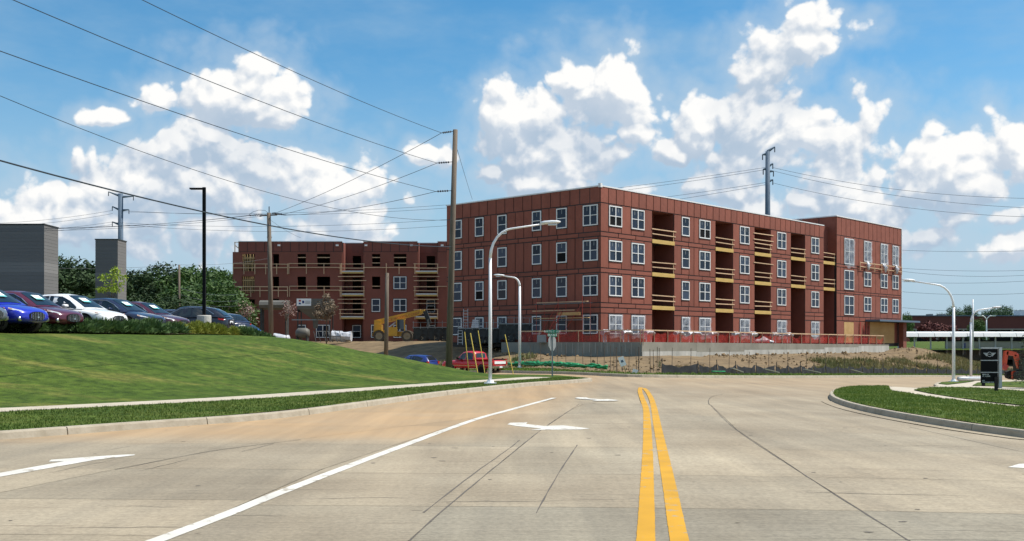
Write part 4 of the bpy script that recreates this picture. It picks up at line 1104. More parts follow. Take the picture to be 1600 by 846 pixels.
def suv_extras(root, paint, body):
    xf = body[-1][0]
    m = MB(); pts = []
    for k in range(18):
        a = 2 * math.pi * k / 18; pts.append((xf - .015 + .05 * (1 - abs(math.cos(a)) ** 2), .40 * math.copysign(abs(math.cos(a)) ** .75, math.cos(a)), .56 + .17 * math.copysign(abs(math.sin(a)) ** .8, math.sin(a))))
    m.add([(xf + .05, 0, .56)] + pts, [(0, 1 + k, 1 + (k + 1) % 18) for k in range(18)])
    gr = obj('grille', m.mesh('grille', 'black_gloss'), root, world=False)
    m = MB()
    for k in range(-4, 5):
        y = k * .085; h = .15 * math.sqrt(max(.1, 1 - (k / 5) ** 2)); m.beam((xf + .055, y, .56 - h), (xf + .06, y, .56 + h), .014, .02)
    obj('grille_bar', m.mesh('grille_bar', 'chrome'), gr, world=False)
    m = MB().beam((xf + .062, -.04, .52), (xf + .062, .04, .52), .02, .05).beam((xf + .062, 0, .52), (xf + .062, 0, .64), .02, .02); obj('badge', m.mesh('badge', 'chrome'), gr, world=False)
    for s in (1, -1):
        m = MB(); m.add([(xf - .09, s*.52, .725), (xf - .17, s*.67, .775), (xf - .52, s*.90, .875), (xf - .50, s*.925, .82), (xf - .16, s*.71, .715), (xf - .08, s*.54, .69)], [(0, 1, 4, 5), (1, 2, 3, 4)])
        hl = obj('headlight', m.mesh('headlight', 'headlight'), root, world=False)
        MB_ = MB(); MB_.add([(xf - .38, s*.875, .835), (xf - .50, s*.927, .855), (xf - .50, s*.932, .825), (xf - .36, s*.875, .805)], [(0, 1, 2, 3)]); obj('marker', MB_.mesh('marker', 'amber'), hl, world=False)
        m = MB().tube([(xf - .20, s*.70, .45), (xf - .12, s*.70, .45)], [.10, .09], 10); obj('fog_lamp', m.mesh('fog_lamp', 'alloy', True), root, world=False)
        m = MB().loft([[(.62 + a*.09, s*(.95 + t), 1.13 + b*.075) for a, b in ((1,0),(.7,.7),(0,1),(-.8,.7),(-1,0),(-.8,-.7),(0,-1),(.7,-.7))] for t in (.0, .07, .17, .22)]); obj('mirror', m.mesh('mirror', paint, True), root, world=False)
        m = MB(); m.add([(-2.30, s*.58, .93), (-2.28, s*.90, .95), (-2.02, s*.975, .99), (-2.02, s*.98, .89), (-2.28, s*.92, .86), (-2.36, s*.58, .86)], [(0, 1, 4, 5), (1, 2, 3, 4)]); obj('tail_light', m.mesh('tail_light', 'tail_red'), root, world=False)
        for xh in (.0, -.95):
            m = MB().beam((xh, s*.955, .93), (xh - .2, s*.955, .94), .03, .03); obj('door_handle', m.mesh('door_handle', 'chrome'), root, world=False)
    m = MB().box(-2.47, -2.44, -.26, .26, .70, .84); obj('number_plate', m.mesh('number_plate', 'sign_white'), root, world=False)
SUV = [(-2.48, .42, .80, .95, .62), (-2.38, .34, .86, 1.02, .86), (-2.0, .28, .96, 1.05, .965), (-1.2, .26, .96, 1.06, .985), (0, .26, .95, 1.06, .975), (.9, .26, .93, 1.06, .98),
       (1.3, .27, .90, 1.03, .985), (1.8, .28, .83, .955, .965), (2.2, .30, .75, .865, .89), (2.42, .34, .64, .765, .74), (2.50, .42, .56, .70, .52)]
SUVR = dict(sec=[(-2.34, 1.0, .84, 1.03, .70), (-1.95, 1.03, .88, 1.36, .66), (-1.55, 1.04, .90, 1.55, .66), (-.9, 1.03, .92, 1.645, .67), (-.1, 1.02, .92, 1.67, .68), (.35, 1.01, .92, 1.60, .67), (.85, 1.0, .90, 1.32, .70), (1.32, .99, .86, 1.02, .76)],
            side=[(((.98, .55), (.62, .86), (.2, .93), (-.42, .95)), ((1.02, .12), (.6, .12), (.2, .13), (-.42, .14))), (((-.5, .95), (-.9, .93), (-1.3, .86), (-1.72, .45)), ((-.5, .14), (-.9, .16), (-1.3, .19), (-1.7, .34)))],
            front=((.36, 0), (1.24, 0)), rear=((-2.22, 0), (-1.62, 0)))
def suv(name, label, u, v, Y, rz, paint, z=2.22, price=True):
    p = at(u, v, Y); r = car(name, label, 'car', (p.x, p.y, z), rz, 'paint_' + paint, SUV, SUVR, (-1.52, 1.50), .38, price=price, group='cars on display in the lot'); suv_extras(r, 'paint_' + paint, SUV); return r
def place(nose_u, Yn, rz):   # centre of a car whose nose is seen at nose_u
    d = Vector((math.cos(rz), math.sin(rz))); n = Vector(((nose_u - 800) / F * Yn, Yn)); return n - d * 2.5
for (nu, Yn, hd, paint, lab) in ((-8, 37.6, -17, 'grey', 'dark grey car at the left edge of the picture, only its nose showing'), (58, 39.9, -17, 'blue', 'bright blue car between the grey and the maroon car'),
        (115, 42.6, -17, 'maroon', 'maroon car between the bright blue and the white car'), (186, 45.2, -17, 'white', 'white car in the display row'),
        (248, 49.3, -17, 'navy', 'navy blue car just right of the white car'), (287, 53.4, -17, 'dark_red', 'dark red-black car whose hood overlaps the side-on black car')):
    c = place(nu, Yn, R(hd)); r = car('parked_car', lab, 'car', (c.x, c.y, 2.22), R(hd), 'paint_' + paint, SUV, SUVR, (-1.52, 1.50), .38, group='cars on display in the lot'); suv_extras(r, 'paint_' + paint, SUV)
for (cu, Y, hd, paint, lab) in ((296, 60.5, 176, 'black_car', 'black car seen side-on, tail to the right, behind the lamp base'), (262, 66, 178, 'navy2', 'dark car mostly hidden behind the side-on black car'),
        (345, 74, 140, 'navy2', 'dark blue car whose tail shows right of the side-on black car'), (360, 82, 160, 'sky_blue', 'light blue car with only a roof corner showing above the shrubs')):
    x = (cu - 800) / F * Y; r = car('parked_car', lab, 'car', (x, Y, 2.22 if Y < 80 else 1.75), R(hd), 'paint_' + paint, SUV, SUVR, (-1.52, 1.50), .38, price=False, group='cars on display in the lot'); suv_extras(r, 'paint_' + paint, SUV)

# red pickup on the side street
TRK = [(-2.42, .48, .84, .98, .72), (-2.36, .45, .86, 1.0, .80), (-1.6, .42, .88, 1.02, .82), (-.65, .40, .88, 1.02, .82), (.2, .40, .88, 1.0, .82), (.9, .40, .88, 1.0, .82), (1.3, .40, .86, .98, .81), (2.1, .42, .82, .94, .79), (2.35, .46, .76, .88, .74), (2.42, .5, .66, .82, .66)]
TRKR = dict(sec=[(-.72, .96, .78, .98, .60), (-.66, .97, .79, 1.50, .62), (-.45, .97, .79, 1.60, .63), (.1, .97, .79, 1.62, .63), (.42, .96, .79, 1.56, .62), (1.05, .95, .77, .99, .68)],
            side=[(((.72, .55), (.45, .92), (.08, .94)), ((.78, .12), (.45, .1), (.08, .1))), (((0, .94), (-.3, .94), (-.56, .92)), ((0, .1), (-.3, .1), (-.58, .1)))], front=((.45, 0), (1.0, 0)), rear=((-.70, 0), (-.665, 0)))
tx, ty, th = -2.75, 75.0, R(180 - 38)
tr = car('pickup_truck', 'red compact pickup truck with pale tailgate panel, turning into the side street', 'pickup truck', (tx, ty, g(tx, ty) + .005), th, 'paint_truck_red', TRK, TRKR, (-1.42, 1.42), .35, price=False, trim=None, cladding=False)
for nm, mt, b in (('tailgate_panel', 'sign_white', (-2.455, -2.425, -.62, .62, .74, .92)), ('bumper', 'chrome', (-2.52, -2.40, -.80, .80, .44, .60)), ('bed_floor', 'black', (-2.28, -.78, -.68, .68, 1.0, 1.055)), ('number_plate', 'sign_white', (-2.53, -2.515, -.15, .15, .47, .58))):
    obj(nm, MB().box(*b).mesh(nm, mt), tr, world=False)
for s in (1, -1):
    obj('bed_rail', MB().box(-2.40, -.72, s*.74 - .05, s*.74 + .05, 1.0, 1.09).mesh('bed_rail', 'paint_truck_red'), tr, world=False)
    obj('tail_light', MB().box(-2.45, -2.40, s*.70 - .07, s*.70 + .07, .68, .94).mesh('tail_light', 'tail_red'), tr, world=False)
    obj('side_strip', MB().box(-2.3, 2.0, s*.822 - .004, s*.822 + .004, .60, .63).mesh('side_strip', 'chrome'), tr, world=False)
    obj('mirror', MB().box(.55, .68, s*.95 - .08, s*.95 + .08, 1.02, 1.16).mesh('mirror', 'black'), tr, world=False)
# blue hatchback behind the lawn
hx, hy = -8.1, 87.0
HB = [(-2.05, .42, .80, .92, .70), (-1.95, .36, .84, .95, .82), (-1.2, .28, .88, .98, .87), (0, .28, .88, .98, .87), (.8, .28, .86, .97, .87), (1.4, .30, .80, .92, .84), (1.9, .36, .70, .80, .74), (2.05, .44, .62, .72, .55)]
HBR = dict(sec=[(-2.0, .92, .76, .95, .62), (-1.75, .94, .80, 1.28, .58), (-1.5, .95, .82, 1.42, .58), (-.6, .95, .83, 1.49, .60), (.1, .95, .83, 1.47, .60), (.9, .93, .80, .99, .68)],
           side=[(((.55, .5), (.2, .88), (-.3, .93)), ((.6, .12), (.2, .12), (-.3, .12))), (((-.38, .93), (-.9, .92), (-1.45, .7)), ((-.38, .12), (-.9, .14), (-1.4, .25)))], front=((.12, 0), (.82, 0)), rear=((-1.92, 0), (-1.58, 0)))
hb = car('parked_car', 'blue hatchback half hidden behind the grassy berm, left of the tall wooden pole', 'car', (hx, hy, g(hx, hy) - .12), R(148), 'paint_hatch_blue', HB, HBR, (-1.25, 1.25), .31, price=False, trim=None, cladding=False)
for s in (1, -1): obj('tail_light', MB().box(-2.04, -1.9, s*.70 - .1, s*.70 + .1, .78, .98).mesh('tail_light', 'tail_red'), hb, world=False)

# yellow telehandler
tp = at(617, 534, 126); th_ = thing('telehandler', 'yellow telescopic handler with raised boom, parked before the rear wing', 'telehandler', (tp.x, tp.y, 2.05), 0)
def lp(name, matn, mb, parent=th_, smooth=False): return obj(name, mb.mesh(name, matn, smooth), parent, world=False)
lp('chassis', 'cat_yellow', MB().box(-1.9, 1.7, -.45, .45, .65, 1.25).box(-1.1, .4, -1.05, -.46, .7, 1.75).box(-2.3, -1.5, -.6, .6, .9, 2.05))
for x, z in ((-1.75, 0), (1.55, 0)):
    for y in (-1.0, 1.0): wheel(th_, x, y, .68, .5, 'tyre_dusty', 'rim_dusty', 6)
for y in (-1.0, 1.0):
    m = MB(); m.loft([[(-1.75 + q * math.cos(math.pi * k / 8), y + w, .68 + q * math.sin(math.pi * k / 8)) for k in range(9)] for q, w in ((.74, -.28), (.78, -.28), (.78, .28), (.74, .28))], close=False, cap=False); lp('mudguard', 'cat_yellow', m)
bs, be = Vector((-2.0, .0, 2.35)), Vector((3.1, .0, 3.55))
lp('boom', 'cat_yellow', MB().beam(bs - Vector((.4, 0, .1)), be, .5, .62)); lp('inner_boom', 'cat_yellow', MB().beam(be, be + (be - bs).normalized() * .5, .36, .44))
lp('boom_mount', 'cat_yellow', MB().prism([(-2.5, 1.2), (-1.7, 1.2), (-1.6, 2.5), (-2.4, 2.6)], .9, Matrix.Translation((0, -.45, 0))))
bd = (be - bs).normalized(); ang = math.atan2(bd.z, bd.x); tm = text_mesh('BUCK WOODS CONST.', .42); tm.materials.append(M_('red_steel'))
o = obj('lettering', tm, th_, world=False); o.location = ((bs + be) / 2) + Vector((.35, -.262, 0)); o.rotation_euler = (R(90), -ang, 0)
m = MB()
for x in (.35, 1.25):
    for y in (-1.0, -.35): m.beam((x, y, 1.2), (x - .05, y, 2.65), .09, .09)
m.box(.25, 1.3, -1.05, -.3, 2.62, 2.72); lp('cab_frame', 'cat_yellow', m)
lp('cab_glass', 'car_glass', MB().box(.38, 1.2, -.98, -.37, 1.5, 2.6)); lp('hydraulic_ram', 'alloy', MB().tube([(-1.2, 0, 1.3), (.6, 0, 2.75)], .09, 8))
e = be + bd * .5
lp('boom_head', 'trailer_dark', MB().beam(e, e + Vector((.55, 0, -1.5)), .5, .5).box(e.x + .3, e.x + .5, -.8, .8, e.z - 2.3, e.z - .9)); lp('fork', 'trailer_dark', MB().box(e.x + .45, e.x + 1.9, -.5, -.36, e.z - 2.3, e.z - 2.2).box(e.x + .45, e.x + 1.9, .36, .5, e.z - 2.3, e.z - 2.2))

# dark flatbed trailers and work platforms in front of the left face
def trailer(u0, u1, Y, z, label, deckz, skirt):
    x0, x1 = (u0 - 800) / F * Y, (u1 - 800) / F * Y; root = thing('flatbed_trailer', label, 'trailer', ((x0 + x1) / 2, Y, z)); L_ = (x1 - x0) / 2
    def q(nm, mt, mb, s=False): return obj(nm, mb.mesh(nm, mt, s), root, world=False)
    q('deck', 'sign_grey', MB().box(-L_, L_, -1.2, 1.2, deckz, deckz + .10)); q('frame', 'trailer_dark', MB().box(-L_ + .1, L_ - .1, -.5, .5, deckz - .45, deckz - .003))
    if skirt:
        m = MB(); rr = []
        for i in range(25):
            x = lerp(-L_ + .1, L_ - .1, i / 24); rr.append([(x, -1.13 - .05 * math.sin(i * 1.7 + j), lerp(deckz - .02, .25 + .12 * math.sin(i * .9), j / 4)) for j in range(5)])
        q('tarpaulin', 'trailer_dark', m.loft(rr, close=False, cap=False), True)
    for x in (-L_ + 1.2, -L_ + 2.4, L_ - 1.5):
        for y in (-1, 1): wheel(root, x, y * 1.0, .48, .28, 'tyre', 'rim_dusty', 5)
    for k in range(7):
        x = lerp(-L_ + .1, L_ - .1, k / 6); q('stake', 'sign_grey', MB().beam((x, -1.22, deckz - .1), (x, -1.22, deckz + random.uniform(.5, 1.3)), .05, .05))
    q('stake_rail', 'sign_grey', MB().beam((-L_, -1.22, deckz + .6), (L_, -1.22, deckz + .6), .04, .04))
    return root
t1 = trailer(646, 716, 118, 1.95, 'black flatbed trailer between the telehandler and the tall wooden pole', 1.62, True)
t2 = trailer(716, 784, 101, 1.55, 'black tarpaulined flatbed trailer right of the tall wooden pole', 1.65, True)
t3 = trailer(778, 852, 99.5, 1.85, 'dark work platform with pale deck before the left face of the corner block', 1.75, True)
for i, (u, Y, z0, z1, lab) in enumerate(((727.5, 100, 3.3, 5.1, 'aluminium ladder section standing on the black trailer'), (719, 98.6, 1.7, 3.0, 'grey step ladder hanging on the side of the black trailer'))):
    x = (u - 800) / F * Y; r = thing('ladder', lab, 'ladder', (x, Y, z0))
    for s in (-1, 1): obj('ladder_rail', MB().beam((s*.22, 0, 0), (s*.2, .1, z1 - z0), .06, .05).mesh('ladder_rail', 'galv'), r, world=False)
    for k in range(6): obj('rung', MB().beam((-.22, .05, .2 + k * .28), (.22, .05, .2 + k * .28), .05, .05).mesh('rung', 'galv'), r, world=False)
p = at(742.5, 507, 100); m = MB()
for k in range(4): m.box(-.35 + .03 * k, .35 - .02 * k, -.3, .3, k * .2, k * .2 + .17, Matrix.Translation((p.x, p.y, 3.3)) @ Matrix.Rotation(.06 * (k - 1), 4, 'Z'))
tag(m.build('stacked_sacks', 'plastic_white'), 'short white stack of sacks on the black trailer', 'sacks')

# ================================================================== SITE CLUTTER
# scaffold at the corner
sc_ = thing('scaffold', 'thin scaffold with planks standing at the building corner above the safety netting', 'scaffold', (FLf.p(16.2, 1.4, 1.88)))
for u in (13.4, 16.0, 18.8):
    for d in (.4, 1.5): MB().tube([FLf.p(u, d, 1.88), FLf.p(u, d, 6.0)], .022, 6).build('standard', 'red_steel', sc_)
for z in (3.9, 5.4):
    for d in (.4, 1.5): MB().tube([FLf.p(13.2, d, z), FLf.p(19.0, d, z)], .02, 6).build('ledger', 'sign_grey', sc_)
for (a, b) in ((13.4, 16.0), (16.0, 18.8)): MB().tube([FLf.p(a, 1.5, 2.0), FLf.p(b, 1.5, 5.4)], .02, 5).build('brace', 'red_steel', sc_)
for (u0, u1, z, d, mt) in ((12.6, 17.4, 4.75, 1.0, 'lumber_pale'), (12.9, 19.3, 4.05, 1.2, 'lumber'), (15.9, 18.4, 4.3, 1.4, 'osb'), (13.0, 18.9, 5.5, .9, 'lumber_pale')):
    m = MB(); FLf.box(m, u0, u1, d - .15, d + .15, z, z + (.28 if mt == 'osb' else .06)); m.build('plank', mt, sc_)
lad = thing('ladder', 'red ladder leaning on the scaffold behind the safety netting', 'ladder', FLf.p(15.6, 2.2, 1.88))
a0, a1 = FLf.p(15.1, 2.3, 1.88), FLf.p(16.3, 1.6, 4.6); off = FLf.u.to_3d() * .22
for s in (-1, 1): MB().beam(a0 + off * s, a1 + off * s, .06, .05).build('ladder_rail', 'red_steel', lad)
for k in range(8): t = (k + .6) / 8.4; c = a0.lerp(a1, t); MB().beam(c - off, c + off, .05, .04).build('rung', 'red_steel', lad)
# plastic wrapped bundles along the ground floor of the right face
bundle_lab = ['left of the first ground floor window', 'between the first and second ground floor windows', 'right of the second ground floor window', 'left of the narrow ground floor window', 'between the narrow and the next ground floor window', 'right of the third wide ground floor window', 'left of the fourth wide ground floor window', 'right of the fourth wide window', 'left of the fifth wide window', 'right of the fifth wide window']
for (q0, q1), lb in zip(((941, 950), (972, 985), (1008, 1020), (1055, 1066), (1075, 1093), (1110, 1120), (1146, 1155), (1172, 1181), (1206, 1214), (1229, 1237)), bundle_lab):
    u0, u1 = FR.tpx(q0, .7), FR.tpx(q1, .7); rr = []
    for i in range(7):
        t = i / 6; rr.append([FR.p(lerp(u0, u1, t), .7 + .3 * math.cos(k * .785) * random.uniform(.8, 1.1), 2.85 + .2 * math.sin(k * .785) * random.uniform(.7, 1.2) - (.12 if i in (0, 6) else 0)) for k in range(8)])
    m = MB().loft(rr)
    for uu in (u0 + .2, u1 - .3): FR.box(m, uu, uu + .08, .6, .7, 1.87, 2.72)
    tag(m.build('wrapped_bundle', 'plastic_white', smooth=False), 'plastic wrapped bundle on the terrace ' + lb, 'bundle', 'wrapped bundles along the right face')
p = at(1193, 533, 101); m = MB(); rr = []
for i in range(7): rr.append([(p.x - .9 + .3 * i, p.y + .5 * math.cos(k * .785), 1.92 + max(0, (.55 - .12 * abs(i - 3)) * math.sin(k * .785)) * random.uniform(.7, 1.2)) for k in range(8)])
tag(m.loft(rr).build('tarp_heap', 'plastic_white', smooth=True), 'crumpled pale tarp heap on top of the retaining wall', 'tarp')
p = at(848, 531, 92); tag(MB().box(p.x - .5, p.x + .3, p.y - .3, p.y + .3, 1.9, 2.5).box(p.x - .45, p.x + .25, p.y - .25, p.y + .25, 2.5, 2.56).build('site_box', 'sign_grey'), 'small grey box behind the netting above the retaining wall', 'box')
# white wrapped lumber pile, silo and mixer before the rear wing
p = at(534, 530, 120); m = MB(); rr = []
for i in range(9):
    t = i / 8; rr.append([(p.x - 1.1 + 2.2 * t + random.uniform(-.06, .06), p.y + .7 * math.cos(k * .628) * random.uniform(.85, 1.05), 2.75 + .62 * math.sin(k * .628) * random.uniform(.75, 1.1) - .15 * t) for k in range(10)])
tag(m.loft(rr).build('wrapped_pile', 'plastic_white'), 'crumpled white plastic wrapped pile before the rear wing', 'pile')
sp_ = at(493, 500, 126); si = thing('mortar_silo', 'grey mortar silo hopper with a white sign, standing on legs before the rear wing', 'silo', (sp_.x, sp_.y, 2.05))
def sq(w, d, z): return [(-w, -d, z), (w, -d, z), (w, d, z), (-w, d, z)]
obj('hopper', MB().loft([sq(.35, .35, 2.7), sq(1.9, 1.1, 3.9), sq(2.0, 1.2, 4.4), sq(2.0, 1.2, 5.1)]).mesh('hopper', 'silo'), si, world=False)
sg = obj('sign_panel', MB().box(-2.0, -.3, -1.24, -1.215, 4.25, 5.1).mesh('sign_panel', 'sign_white'), si, world=False)
obj('red_square', MB().box(-1.75, -1.5, -1.255, -1.242, 4.75, 4.95).mesh('m', 'tail_red'), sg, world=False); obj('blue_square', MB().box(-1.75, -1.5, -1.255, -1.242, 4.42, 4.62).mesh('m', 'paint_hatch_blue'), sg, world=False)
obj('blue_square', MB().box(-1.35, -1.1, -1.255, -1.242, 4.55, 4.85).mesh('m', 'paint_hatch_blue'), sg, world=False)
for k in range(3): obj('text_line', MB().box(-1.0, -.4, -1.255, -1.242, 4.5 + k * .14, 4.55 + k * .14).mesh('m', 'steel_blue'), sg, world=False)
for x in (-1.9, 1.9):
    for y in (-1, 1): obj('leg', MB().beam((x, y, 0), (x, y, 4.0), .12, .12).mesh('leg', 'trailer_dark'), si, world=False)
obj('cross_beam', MB().beam((-2.6, -1.1, 2.6), (2.0, -1.1, 2.6), .1, .12).mesh('cross_beam', 'sign_grey'), si, world=False); obj('chute', MB().tube([(0, 0, 2.7), (0, 0, 1.6)], [.35, .25], 10).mesh('chute', 'silo'), si, world=False)
ta = at(420, 482, 128); tk = thing('storage_tank', 'long grey tank on a stand behind the wooden pole before the rear wing', 'tank', (ta.x, ta.y, 2.05))
obj('shell', MB().loft([[(x, .9 * math.cos(k*.628), 4.45 + .6 * math.sin(k*.628)) for k in range(10)] for x in (-1.0, 2.4)]).mesh('shell', 'silo'), tk, world=False)
for x in (-.8, 2.2): obj('leg', MB().box(x - .1, x + .1, -.6, .6, 0, 4.0).mesh('leg', 'trailer_dark'), tk, world=False)
mx = at(472, 524, 118); mxr = thing('mortar_mixer', 'small mortar mixer with grey drum below the silo', 'mixer', (mx.x, mx.y, 2.0))
obj('drum', MB().loft([[(x, r_ * math.cos(k*.628), 1.0 + r_ * math.sin(k*.628)) for k in range(10)] for x, r_ in ((-.7, .3), (-.4, .6), (.5, .6), (.8, .4))]).mesh('drum', 'silo', True), mxr, world=False)
for x in (-.5, .6): obj('leg', MB().box(x - .06, x + .06, -.5, .5, 0, .7).mesh('leg', 'trailer_dark'), mxr, world=False)
wp_ = at(434, 522, 112); m = MB(); rr = []
for i in range(6): rr.append([(wp_.x - 1.3 + .5 * i, wp_.y + .7 * math.cos(k*.785), 2.3 + (.7 - .1 * abs(i - 2)) * max(-.4, math.sin(k*.785)) * random.uniform(.85, 1.1)) for k in range(8)])
tag(m.loft(rr).build('covered_pallet', 'plastic_white', smooth=True), 'white covered pallet behind the shrubs beside the wooden pole', 'pallet')
for k, (u, lab) in enumerate(((505, 'grey steel mesh panel leaning left of the white pile'), (523, 'grey steel rack leaning against the white pile'))):
    p = at(u, 530, 117); r = thing('leaning_rack', lab, 'rack', (p.x, p.y, 2.0))
    for x in (-.8, -.3, .3, .8): obj('bar', MB().beam((x, 0, 0), (x - .35, .4, 1.25), .05, .05).mesh('bar', 'trailer_dark'), r, world=False)
    for z in (.1, .65, 1.25): obj('crossbar', MB().beam((-.8 - .28*z, .32*z, z), (.8 - .28*z, .32*z, z), .05, .05).mesh('crossbar', 'trailer_dark'), r, world=False)

# silt fence, site fence stakes, green netting, fallen sign on the bank
sfl = [p for p in offs(FARK, 2.6) if 8.5 < p.x < 64]
sf = thing('silt_fence', 'sagging black silt fence fabric on stakes along the foot of the dirt bank', 'fence', (sfl[0].x, sfl[0].y, bank_z(*sfl[0])))
SP = densify([tuple(p) for p in sfl], 1.0, False); i = 0
while i + 2 < len(SP):
    run = SP[i:i + 3]; rr = []
    for k in range(9):
        t = k / 8 * 2; a = run[min(1, int(t))].lerp(run[min(1, int(t)) + 1], t - min(1, int(t))); z = bank_z(a.x, a.y); sag = .22 * math.sin(math.pi * t / 2) * random.uniform(.6, 1.4)
        rr.append([(a.x + .05 * math.sin(k * 1.9 + j), a.y + .05 * math.cos(k * 2.3), lerp(z - .05, z + .62 - sag, j / 3)) for j in range(4)])
    MB().loft(rr, close=False, cap=False).build('fabric', 'silt', sf, smooth=True)
    a = run[0]; z = bank_z(a.x, a.y); MB().beam((a.x, a.y - .05, z - .1), (a.x + random.uniform(-.1, .1), a.y - .05, z + random.uniform(.75, .95)), .045, .045).build('stake', 'pole_wood', sf); i += 2
sfl2 = [p for p in offs(FARK, 4.6) if 1 < p.x < 44]; SP = densify([tuple(p) for p in sfl2], 2.6, False)
fs_ = thing('site_fence', 'row of thin rusty fence stakes on the dirt bank below the retaining wall', 'fence', (SP[0].x, SP[0].y, bank_z(*SP[0])))
for k, a in enumerate(SP):
    z = bank_z(a.x, a.y); MB().tube([(a.x, a.y, z - .2), (a.x + random.uniform(-.05, .05), a.y, z + random.uniform(1.35, 1.6))], .018, 5).build('stake', 'bark', fs_)
def netting(line, label, hmax, n=5):
    m = MB()
    for k in range(n):
        P = []
        off = random.uniform(-.6, .6); lo, hi = random.uniform(0, .35), random.uniform(.6, 1)
        pts = densify([tuple(p) for p in line], .6, False); pts = pts[int(lo * len(pts)):int(hi * len(pts))]
        if len(pts) < 3: continue
        P = [(a.x, a.y + off, bank_z(a.x, a.y) + .1 + random.uniform(.1, hmax) * (1 - .3 * k / n)) for a in pts]
        m.tube(P, [random.uniform(.035, .10) for _ in P], 6)
    return tag(m.build('green_netting', 'green_net', smooth=True), label, 'netting')
netting([p for p in offs(FARK, 2.8) if -2.0 < p.x < 6.3 and p.y < 80], 'long heap of green netting at the foot of the bank behind the stop sign', .36, 17)
netting([p for p in offs(FARK, 1.7) if 12.0 < p.x < 14.3], 'short strip of green netting lying on the verge before the silt fence', .10, 4)
p = px(952, 580); z0 = bank_z(p.x, p.y + 2); fsn = thing('fallen_sign', 'small white sign tilted on its post at the foot of the dirt bank', 'sign', (p.x, 60.9, bank_z(p.x, 60.9)))
Mx = Matrix.Rotation(R(-20), 4, 'Y'); m = MB().box(-.17, .17, -.02, .0, .45, 1.0, Mx); obj('sign_panel', m.mesh('sign_panel', 'sign_white'), fsn, world=False)
obj('post', MB().beam(Mx @ Vector((0, .03, 1.0)), Mx @ Vector((0, .03, -.2)), .05, .05).mesh('post', 'lumber'), fsn, world=False); obj('flyer', MB().box(.3, .62, -.03, -.01, .05, .35, Matrix.Rotation(R(15), 4, 'Y')).mesh('flyer', 'sign_white'), fsn, world=False)
obj('print_mark', MB().box(-.07, .07, -.028, -.022, .66, .80, Mx).mesh('print_mark', 'steel_blue'), fsn, world=False)
for i, (x, y, l) in enumerate(((16.6, 69.6, 1.3), (20.6, 74.5, 1.5), (26, 81, 1.2), (31, 90.5, 1.5), (14, 67.2, .9))):
    z = bank_z(x, y) + .12; tag(MB().beam((x, y, z + .25), (x + l * .8, y + .3, z), .3, .06).build('scrap_board', 'sidewalk'), ['pale scrap board low on the bank above the silt fence', 'second pale scrap board from the left along the bank', 'pale scrap board on the bank below the end block', 'pale scrap board on the weedy right end of the bank', 'short pale scrap board just above the left end of the silt fence'][i], 'board')

# guy wire guards (yellow) of the tall pole
for i, (u0, v0, u1, v1, lab) in enumerate(((726, 519, 733, 577, 'yellow guy wire guard nearest the tall wooden pole'), (735, 521, 747, 584, 'thick yellow guy wire guard, second from the tall pole'), (747, 517, 758, 580, 'yellow guy wire guard just left of the street lamp'), (789, 523, 803, 586, 'yellow guy wire guard right of the street lamp'))):
    Y = 57.3 - i * .2; a = at(u0, v0, Y + .8); b = at(u1, v1, Y); b.z = lawn_z(b.x, b.y) - .05 if i < 3 else g(b.x, b.y)
    tag(MB().tube([a, b], .034 if i == 1 else .026, 6).build('guy_guard', 'guard_yellow'), lab, 'guy guard', 'guy wire guards')

# ================================================================== LAMPS, POLES, SIGNS
def lamp(base, h, ax, label, arm=2.4, name='street_lamp', r=.10):
    root = thing(name, label, 'street lamp', base, 0, 'street lamps'); s = 1 if ax > 0 else -1
    def q(nm, mb, mt='lamp_paint', sm=True, par=None): return obj(nm, mb.mesh(nm, mt, sm), par or root, world=False)
    q('base_plate', MB().box(-.24, .24, -.24, .24, 0, .05).tube([(0, 0, .05), (0, 0, .16)], [.17, .12], 10), sm=False)
    hb = h - arm * .62
    q('pole', MB().tube([(0, 0, .05), (0, 0, hb)], [r, r * .8], 10))
    k = arm; P = [(0, 0, hb)] + [(s * k * .42 * (1 - math.cos(a)), 0, hb + k * .52 * math.sin(a)) for a in (R(15), R(30), R(45), R(60), R(75), R(88))] + [(s * k * .95, 0, hb + k * .60)]
    q('arm', MB().tube(P, [r * .8, r * .74, r * .7, r * .65, r * .6, r * .55, r * .5, r * .42], 8))
    hd = q('lamp_head', MB().loft([[(s * (k * .88 + t * .8), w * math.cos(a), hb + k * .60 + .04 + t * .04 + hh * math.sin(a)) for a in [i * math.pi / 4 for i in range(8)]] for t, w, hh in ((0, .05, .04), (.2, .12, .07), (.6, .17, .08), (.9, .12, .05), (1, .03, .02))]))
    q('lens', MB().box(min(s*(k*.88+.3), s*(k*.88+.65)), max(s*(k*.88+.3), s*(k*.88+.65)), -.1, .1, hb + k*.6 - .06, hb + k*.6 - .02), 'headlight', False, hd)
    return root
b = px(766, 600.5, .15); lamp(b, at(766, 353, b.y).z - b.z + .12, 1, 'near white street lamp with curved arm reaching right, left kerb', 2.25, r=.075)
b = Vector((.56, 77.0, 0)); b.z = bank_z(b.x, b.y) - .02; lamp(b, at(812, 431, b.y).z - b.z, -1, 'second white street lamp beyond the side street, arm reaching left', 1.25, r=.11)
b = px(1490, 597, .15); lamp(b, at(1490, 438, b.y).z - b.z, -1, 'white street lamp at the right corner lawn, arm reaching left', 2.75, r=.10)
b = Vector((717 / F * 96, 96, 0)); b.z = bank_z(b.x, b.y) - .3; lamp(b, at(1517, 482, b.y).z - b.z + .1, 1, 'farther right street lamp, arm reaching right behind the black sign', 2.2, r=.12)
